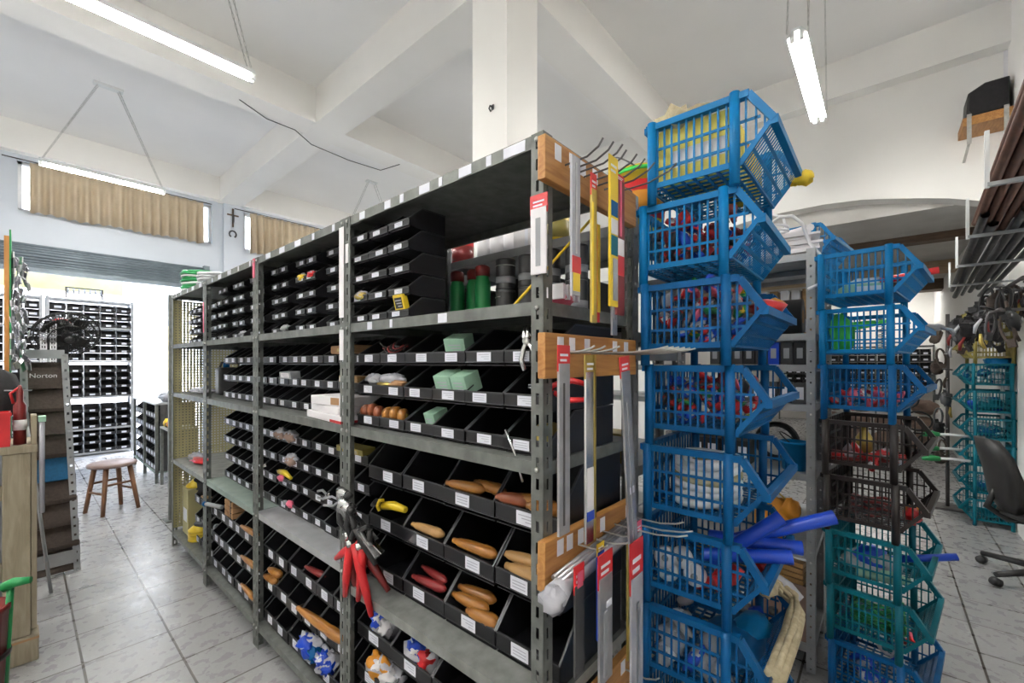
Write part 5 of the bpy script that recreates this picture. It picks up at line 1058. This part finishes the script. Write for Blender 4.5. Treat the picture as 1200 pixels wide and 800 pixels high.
b = MB(); b.box(-.10, .09, -.06, .09, 0, .01); b.box(-.10, .09, -.06, -.054, .01, .16); b.box(-.10, .09, .084, .09, .01, .16); b.box(-.10, -.094, -.054, .084, .01, .16); b.box(.084, .09, -.054, .084, .01, .16); b.build('body', 'red', t); MB().box(-.105, .095, -.066, -.05, .145, .162).build('rim', 'red', t)
t = thing('caulking_gun', 'dark red tool standing upright on the timber bench top', 'hand tool', (.0, 3.20, 1.061)); MB().lathe([(0, 0), (.022, 0), (.022, .19), (.012, .21), (.012, .26), (.005, .29), (0, .29)], 14).build('barrel', 'maroon', t); MB().tube([(-.02, -.0, .2), (-.03, -.0, .25), (.0, .0, .28)], .006, 8).build('trigger', 'red', t); MB().lathe([(.0215, .07), (.0235, .07), (.0235, .12), (.0215, .12)], 14).build('white_label', 'paper', t); MB().tube([(-.05, 0, .265), (.04, 0, .262)], .003, 6).build('lever', 'grey', t)
t = thing('tube_pack', 'pack of clear tubes with a green cap hanging on the timber bench side', 'tube pack', (.066, 3.16, .72))
for k in range(3): MB().tube([(.0 + .006, -.022 + .022 * k, 0), (.006, -.022 + .022 * k, .46)], .0095, 10).build('tube', 'clear' if k != 1 else 'silver', t)
MB().box(-.006, .019, -.036, .036, .45, .475).build('cap', 'ppegreen', t)
t = thing('grey_sack', 'grey plastic wrapped bundle behind the red tool at the far left', 'bundle', (-.16, 3.75, .0)); MB().blob((0, 0, .62), .16, .14, .64, 141, .1, None, 14, 10).build('wrapping', 'grey', t); MB().blob((.02, -.05, 1.25), .14, .12, .2, 142, .2).build('top_wrap', 'blackcloth', t)
t = thing('brown_bin', 'dark brown ribbed bin with green handles sticking out, at the bottom left', 'bin', (-.13, 2.66, 0))
b = MB().lathe([(0, 0), (.085, 0), (.105, .48), (.11, .48), (.11, .50), (.10, .50), (.08, .02), (0, .02)], 20); b.build('body', 'maroon', t)
for z in (.12, .3): MB().lathe([(.09 + z * .04, z), (.098 + z * .04, z), (.098 + z * .04, z + .015), (.09 + z * .04, z + .015)], 20).build('rib', 'brown', t)
for k, (x, y) in enumerate(((-.01, 2.655), (-.10, 2.62))):
    t = thing('garden_tool', 'green handled tool standing in the brown bin, %s one' % ('right', 'left')[k], 'garden tool', (x - .035, y, .03)); MB().tube([(0, 0, 0), (.02, 0, .52)], .011, 8).build('shaft', 'green', t); MB().tube([(.0, -.0, .53), (.03, -.01, .545), (.075, -.03, .545)], [.02, .02, .013], 8).build('grip', 'green', t)

# ------------------------------------------------------------------ right side: speaker, pipes, hanging clutter, chair
t = thing('loudspeaker', 'black wedge loudspeaker on a small shelf high in the far corner', 'loudspeaker', (5.98, -.86, 3.70))
MB().prism([(.005, 0), (.005, .295), (.155, .295), (.262, .235), (.272, .06), (.24, 0)], -.27, -.0, lambda u, v, q: (q, u, v)).build('cabinet', 'black', t, bev=.012)
MB().prism([(.02, .02), (.02, .275), (.15, .275), (.25, .222), (.258, .07), (.23, .02)], -.285, -.271, lambda u, v, q: (q, u, v)).build('grille', 'blackcloth', t)
t = thing('speaker_shelf', 'small brown plank shelf under the loudspeaker', 'shelf', (5.98, -.87, 3.62)); MB().box(-.32, .015, .0, .31, 0, .078).build('board', 'plank', t, bev=.002)
for y in (.03, .255): MB().box(-.327, -.321, y, y + .03, -.17, .10).build('bracket', 'zinc', t); MB().bar((-.32, y + .015, -.16), (.015, y + .015, -.22), .02, .006).build('brace', 'zinc', t)
YW = lambda X: -.322 - (X - 2.57) * .05
for k, X in enumerate((2.57, 3.56, 4.59, 5.71)):
    yt = YW(X); t = thing('pipe_bracket', 'pale steel pipe bracket on the right, %s from the front' % ORD[k], 'bracket', (X, yt, 2.18), 0, 'pipe brackets along the right wall')
    MB().bar((0, 0, 0), (0, (-.88 if X > 5.3 else -1.30) - yt, 0), .024, .016).build('arm', 'steel_lite', t); MB().bar((0, .0, -.012), (0, 0, .22), .014, .014, (0, 1, 0)).build('tip_post', 'fixture', t)
def pipe(label, x0, x1, off, z, r, m, grp, hollow=False):
    t = thing('pipe', label, 'pipe', (x0, YW(x0) - off, z), 0, grp); d = Vector((x1 - x0, YW(x1) - YW(x0), 0))
    b = MB().tube([(0, 0, 0), d], r, 12, cap=False); b.tube([(0, 0, 0), d], r * .82, 12, cap=False); b.build('wall', m, t)
    MB().tube([d * -.0005, d * .012], r * 1.06, 12, cap=False).build('end_ring', m, t)
    return t
for k in range(9):
    pipe('thin rust brown pipe in the bundle nearest the ceiling on the right', 1.5 + .05 * (k % 3), 3.45 + .18 * ((k * 5) % 4), .035 + .036 * (k % 5), 2.235 + .034 * (k // 5) + .0 * k, .0165, 'pipe_brown', 'rust brown pipes on the right brackets')
for k in range(13):
    rr = (.018, .022, .014)[k % 3]; pipe('dark iron pipe lying deeper on the right brackets', 3.2 + .23 * (k % 3), 5.95 + .0 * k if k > 6 else 6.3 + .22 * ((k * 3) % 4), (.04 + .046 * k) if k < 7 else .06 + .046 * (k - 7), 2.190 + rr + (.046 if k > 6 else 0), rr, 'pipe_dark', 'dark iron pipes on the right brackets')
for k in range(3): pipe('fat pale pipe with its open end toward the front, on the right brackets', 3.0 + .12 * k, 4.4, .17 + .10 * k, 2.37, .046, ('white', 'pipe_dark', 'grey')[k], 'fat pipes on the right brackets')
# rails with hanging goods
t = thing('hanging_rail', 'dark rail loaded with hanging goods below the pipes', 'rail', (4.3, -.70, 2.02))
for y, z in ((0, 0), (.10, -.20)):
    MB().tube([(0, y, z), (1.35, y, z)], .012, 8).build('bar', 'darkwire', t)
for x in (.1, 1.25): MB().bar((x, .0, 0), (x, -.60 if x < 1 else -.18, 0), .02, .02).build('wall_arm', 'darkwire', t); MB().bar((x, .10, -.20), (x, -.60 if x < 1 else -.18, -.20), .02, .02).build('wall_arm', 'darkwire', t)
r = random.Random(12)
HM = {'hanging_strap': [], 'hanging_pouch': [], 'hanging_tool': []}
for m in ('black', 'sandbrown', 'tin', 'blackcloth'):
    b = MB(); b.tube([(.0, .045 * math.sin(a), -.13 + .13 * math.cos(a)) for a in [2 * math.pi * k / 18 for k in range(18)]], .013, 6, closed=True); b.box(-.012, .012, -.03, .03, -.30, -.22); HM['hanging_strap'].append(b.mesh('hanging_strap', m))
for m in ('blackcloth', 'sandbrown', 'tin', 'blackcloth', 'black'):
    b = MB(); b.blob((0, 0, -.13), .05, .07, .10, 7, .2); b.box(-.004, .004, -.025, .025, -.05, 0); b.box(-.054, .0, -.05, .05, -.11, -.06); HM['hanging_pouch'].append(b.mesh('hanging_pouch', m))
for m, m2 in (('black', 'brass'), ('tin', 'maroon'), ('tin', 'sandbrown'), ('black', 'grey')):
    b = MB(); b.tube([(0, 0, 0), (0, .01, -.12)], .008, 6); b.mi(1).tube([(0, .01, -.12), (0, .03, -.20), (0, .02, -.27)], [.012, .018, .012], 8); b.mi(0).tube([(0, -.05, -.01), (0, .05, .0)], .011, 6); HM['hanging_tool'].append(b.mesh('hanging_tool', [m, m2]))
LBL = {'hanging_strap': 'strap loop hanging in the cluttered goods below the pipes', 'hanging_pouch': 'pouch hanging in the cluttered goods below the pipes', 'hanging_tool': 'handled tool hanging in the cluttered goods below the pipes'}
for k in range(72):
    kind = ('hanging_strap', 'hanging_pouch', 'hanging_tool')[k % 3]; o = bpy.data.objects.new(kind, r.choice(HM[kind])); C.objects.link(o)
    low = k % 2; o.location = (4.33 + 1.28 * r.random(), -.70 + .10 * low + r.uniform(-.10, .13), 2.02 - .20 * low + r.uniform(-.08, .04)); o.scale = (.72, .72, .72); o.rotation_euler = (r.uniform(-.35, .35), r.uniform(-.35, .35), r.uniform(-1.2, 1.2))
    tag(o, LBL[kind], kind.split('_')[1], kind.replace('_', ' ') + 's below the pipes')
for k in range(14):                                             # string of goods down the front edge by the teal baskets
    kind = ('hanging_pouch', 'hanging_tool', 'hanging_strap')[k % 3]; o = bpy.data.objects.new(kind, r.choice(HM[kind])); C.objects.link(o)
    o.location = (6.0 + r.uniform(-.2, .1), -.47 + r.uniform(-.05, .06), 1.80 - .1 * k); o.scale = (.7, .7, .7); o.rotation_euler = (r.uniform(-.3, .3), r.uniform(-.3, .3), r.uniform(-1, 1))
    tag(o, {'hanging_pouch': 'pouch in the string of goods hanging beside the teal baskets', 'hanging_tool': 'tool in the string of goods hanging beside the teal baskets', 'hanging_strap': 'strap in the string of goods hanging beside the teal baskets'}[kind], kind.split('_')[1], kind.replace('_', ' ') + 's beside the teal baskets')
t = thing('display_post', 'dark display post behind the teal baskets carrying the string of goods', 'post', (6.12, -.50, 0)); MB().tube([(0, 0, 0), (0, 0, 1.95)], .015, 8).build('post', 'darkwire', t); MB().box(-.12, .12, -.12, .12, 0, .02).build('foot', 'darkwire', t)
for k in range(6): MB().tube([(0, 0, 1.8 - .25 * k), (-.12, .03, 1.8 - .25 * k)], .005, 6).build('peg', 'zinc', t)
for k, (x, z) in enumerate(((5.35, .80), (5.42, .66), (5.30, .585))):
    t = thing('long_nozzle', 'pale rod with green tips poking out of the teal baskets, %s' % ('highest', 'middle one', 'lowest')[k], 'rod', (x + .3, -.60, z - .01), 0, None); MB().tube([(0, 0, 0), (-.06, .13, .012), (-.1, .22, .01)], .012, 8).build('rod', 'white', t)
    MB().tube([(-.1, .20, .01), (-.115, .26, .012), (-.13, .32, .0)], [.02, .03, .014], 8).build('tip', 'green', t); MB().tube([(-.11, .25, .01), (-.09, .28, .04)], [.014, .01], 6).build('spur', 'green', t)
# office chair
t = thing('office_chair', 'black office chair on castors standing at the right edge', 'chair', (4.40, -.84, 0), R(-80))
# local +x is the way the chair faces
MB().blob((0, 0, .455), .25, .24, .05, 1, .02, None, 20, 9).build('seat', 'seatblack', t)
q = MB(); q.smooth = True
prof = [(-.24, .47), (-.27, .55), (-.285, .70), (-.325, .85), (-.36, .945)]; wd = [.12, .19, .22, .20, .10]
rows = []
for off in (0, .055):
    RR = []
    for (x, z), w_ in zip(prof, wd): RR.append(q.pts([(x + off - .05 * (s / 3) ** 2 * -1 * .6, w_ * s / 3, z) for s in range(-3, 4)]))
    rows.append(RR)
for RR in rows:
    for A, B in zip(RR, RR[1:]):
        for k in range(6): q.face([A[k], A[k + 1], B[k + 1], B[k]])
A, B = rows
for k in range(6): q.face([A[0][k], A[0][k + 1], B[0][k + 1], B[0][k]]); q.face([A[-1][k], A[-1][k + 1], B[-1][k + 1], B[-1][k]])
for i in range(4):
    for k in (0, 6): q.face([A[i][k], A[i + 1][k], B[i + 1][k], B[i][k]])
q.build('backrest', 'seatblack', t)
MB().tube([(-.26, 0, .60), (-.30, 0, .48), (-.20, 0, .405), (0, 0, .40)], .02, 8).build('back_support', 'black', t); MB().tube([(0, 0, .08), (0, 0, .42)], .028, 12).build('gas_column', 'black', t)
for k in range(5):
    a = math.radians(208 + 72 * k); c, s = math.cos(a), math.sin(a); e = MB().tube([(0, 0, .11), (.35 * c, .35 * s, .075)], [.026, .017], 8); o = e.build('base_leg', 'black', t)
    w_ = MB().lathe([(0, -.022), (.026, -.022), (.028, 0), (.026, .022), (0, .022)], 14, Matrix.Translation((.35 * c, .35 * s, .028)) @ Matrix.Rotation(a, 4, 'Z') @ Matrix.Rotation(R(90), 4, 'X')); w_.build('castor', 'black', o)
# ------------------------------------------------------------------ low back room
t = thing('back_rack', 'rack of small black bins on the white wall of the low back room', 'shelf unit', (12.9, -.86, 0))
for y in (0, .95, 1.9, 2.85): MB().box(-.02, .02, y, y + .03, 0, 1.85).build('post', 'steel', t)
for z in (.9, 1.2, 1.5, 1.84): MB().box(-.03, .32, 0, 2.88, z - .03, z).build('shelf', 'tin', t)
merged_bins('storage_bins', 'small black bins with pale labels along the back room wall', [(12.88, -.72 + .178 * c, z0 + .135 * r_) for z0 in (.90, 1.2, 1.5) for r_ in range(2) for c in range(15)], .165, .25, .13, 0., ('bin', 'card'))
r = random.Random(9)
for k in range(12):
    t = thing('sack', 'brown sack in the back room heap, %s from left, %s layer' % (ORD[k % 4], ('bottom', 'middle', 'top')[k // 4]), 'sack', (10.0 + .12 * (k // 4), .80 - .42 * (k % 4) - .05 * (k // 4), .0 + .28 * (k // 4)), r.uniform(-.3, .3), 'sacks in the back room')
    MB().blob((0, 0, .13), .33, .185, .13, 150 + k, .08, None, 14, 9).build('body', 'sack', t); MB().blob((-.28, .02, .18), .08, .08, .06, 170 + k, .25).build('tied_end', 'sack', t)
for k in range(3):
    t = thing('hose_coil', 'dark hose coil lying against the sacks, %s' % ('upper', 'middle', 'lower')[k], 'hose coil', (9.55, -.28 - .16 * k, .86 - .34 * k))
    for q_ in range(3): MB().tube([(.02 * q_ - .03, .17 * math.cos(a), .15 * math.sin(a)) for a in [2 * math.pi * j / 20 for j in range(20)]], .014, 6, closed=True).build('loop', 'tin' if q_ else 'black', t)
# right wall is set back along the aisle and returns as a pier beside the far wall
bpy.data.objects.remove(bpy.data.objects['wall_right'])
b = MB(); b.box(-3, 5.3, -1.42, -1.30, 0, 4.95); b.box(5.18, 5.3, -1.30, -.88, 0, 4.95) if False else None; b.box(5.3, 14.5, -1.42, -.88, 0, 4.95)
struct('wall_right', b, 'plaster')
struct('floor_edge', MB().box(-3, 5.3, -1.3, -.88, -.1, 0), 'floor'); struct('ceiling_edge', MB().box(-3, 5.3, -1.3, -.88, 4.75, 4.95), 'ceil')

struct('wall_behind', MB().box(-3.1, -3, -1.42, 9.2, 0, 4.95), 'plaster')
# fill lamps added out of view behind the viewer to brighten the shop
lamp('unseen fluorescent fill lamp added behind the viewer over the left aisle', -2.4, -1.2, 3.4, ZL, [((-2.3, 3.4, ZL + .05), (-1.9, 3.4, 4.73)), ((-1.3, 3.4, ZL + .05), (-1.7, 3.4, 4.73))], (-1.95, -1.65))
lamp('unseen fluorescent fill lamp added behind the viewer over the right aisle', -1.6, -.4, .43, ZL, [((-1.5, .43, ZL + .05), (-1.1, .43, 4.73)), ((-.5, .43, ZL + .05), (-.9, .43, 4.73))], (-1.15, -.85))
# ------------------------------------------------------------------ camera, light
cam = bpy.data.cameras.new('camera'); co = bpy.data.objects.new('camera', cam); C.objects.link(co)
co.location = (0, 0, 1.46); co.rotation_euler = (R(90), 0, math.atan2(.655, .7556) - R(90))
cam.sensor_width = 36; cam.lens = 15.0; cam.shift_y = 25 / 1200; cam.clip_start = .05; cam.clip_end = 200
sc = bpy.context.scene; sc.camera = co
w = bpy.data.worlds.new('sky'); sc.world = w; w.use_nodes = True; nt = w.node_tree; bg = nt.nodes['Background']
sk = nt.nodes.new('ShaderNodeTexSky'); sk.sky_type = 'NISHITA'; sk.sun_disc = False; sk.sun_elevation = R(52); sk.sun_rotation = R(150); sk.air_density = 1.2; sk.dust_density = 2.
nt.links.new(sk.outputs['Color'], bg.inputs['Color']); bg.inputs['Strength'].default_value = .8
s = bpy.data.lights.new('sun', 'SUN'); s.energy = 2.2; s.angle = R(1); s.color = (1, .96, .9); so = bpy.data.objects.new('sun', s); C.objects.link(so); so.rotation_euler = Vector((-.5, -.28, -.82)).to_track_quat('-Z', 'Y').to_euler()
sc.view_settings.view_transform = 'Standard'; sc.view_settings.look = 'None'; sc.view_settings.gamma = 1.; sc.view_settings.use_curve_mapping = False; sc.view_settings.exposure = 1.8
sc.cycles.use_denoising = True; sc.cycles.max_bounces = 10; sc.cycles.diffuse_bounces = 6; sc.cycles.sample_clamp_indirect = 8
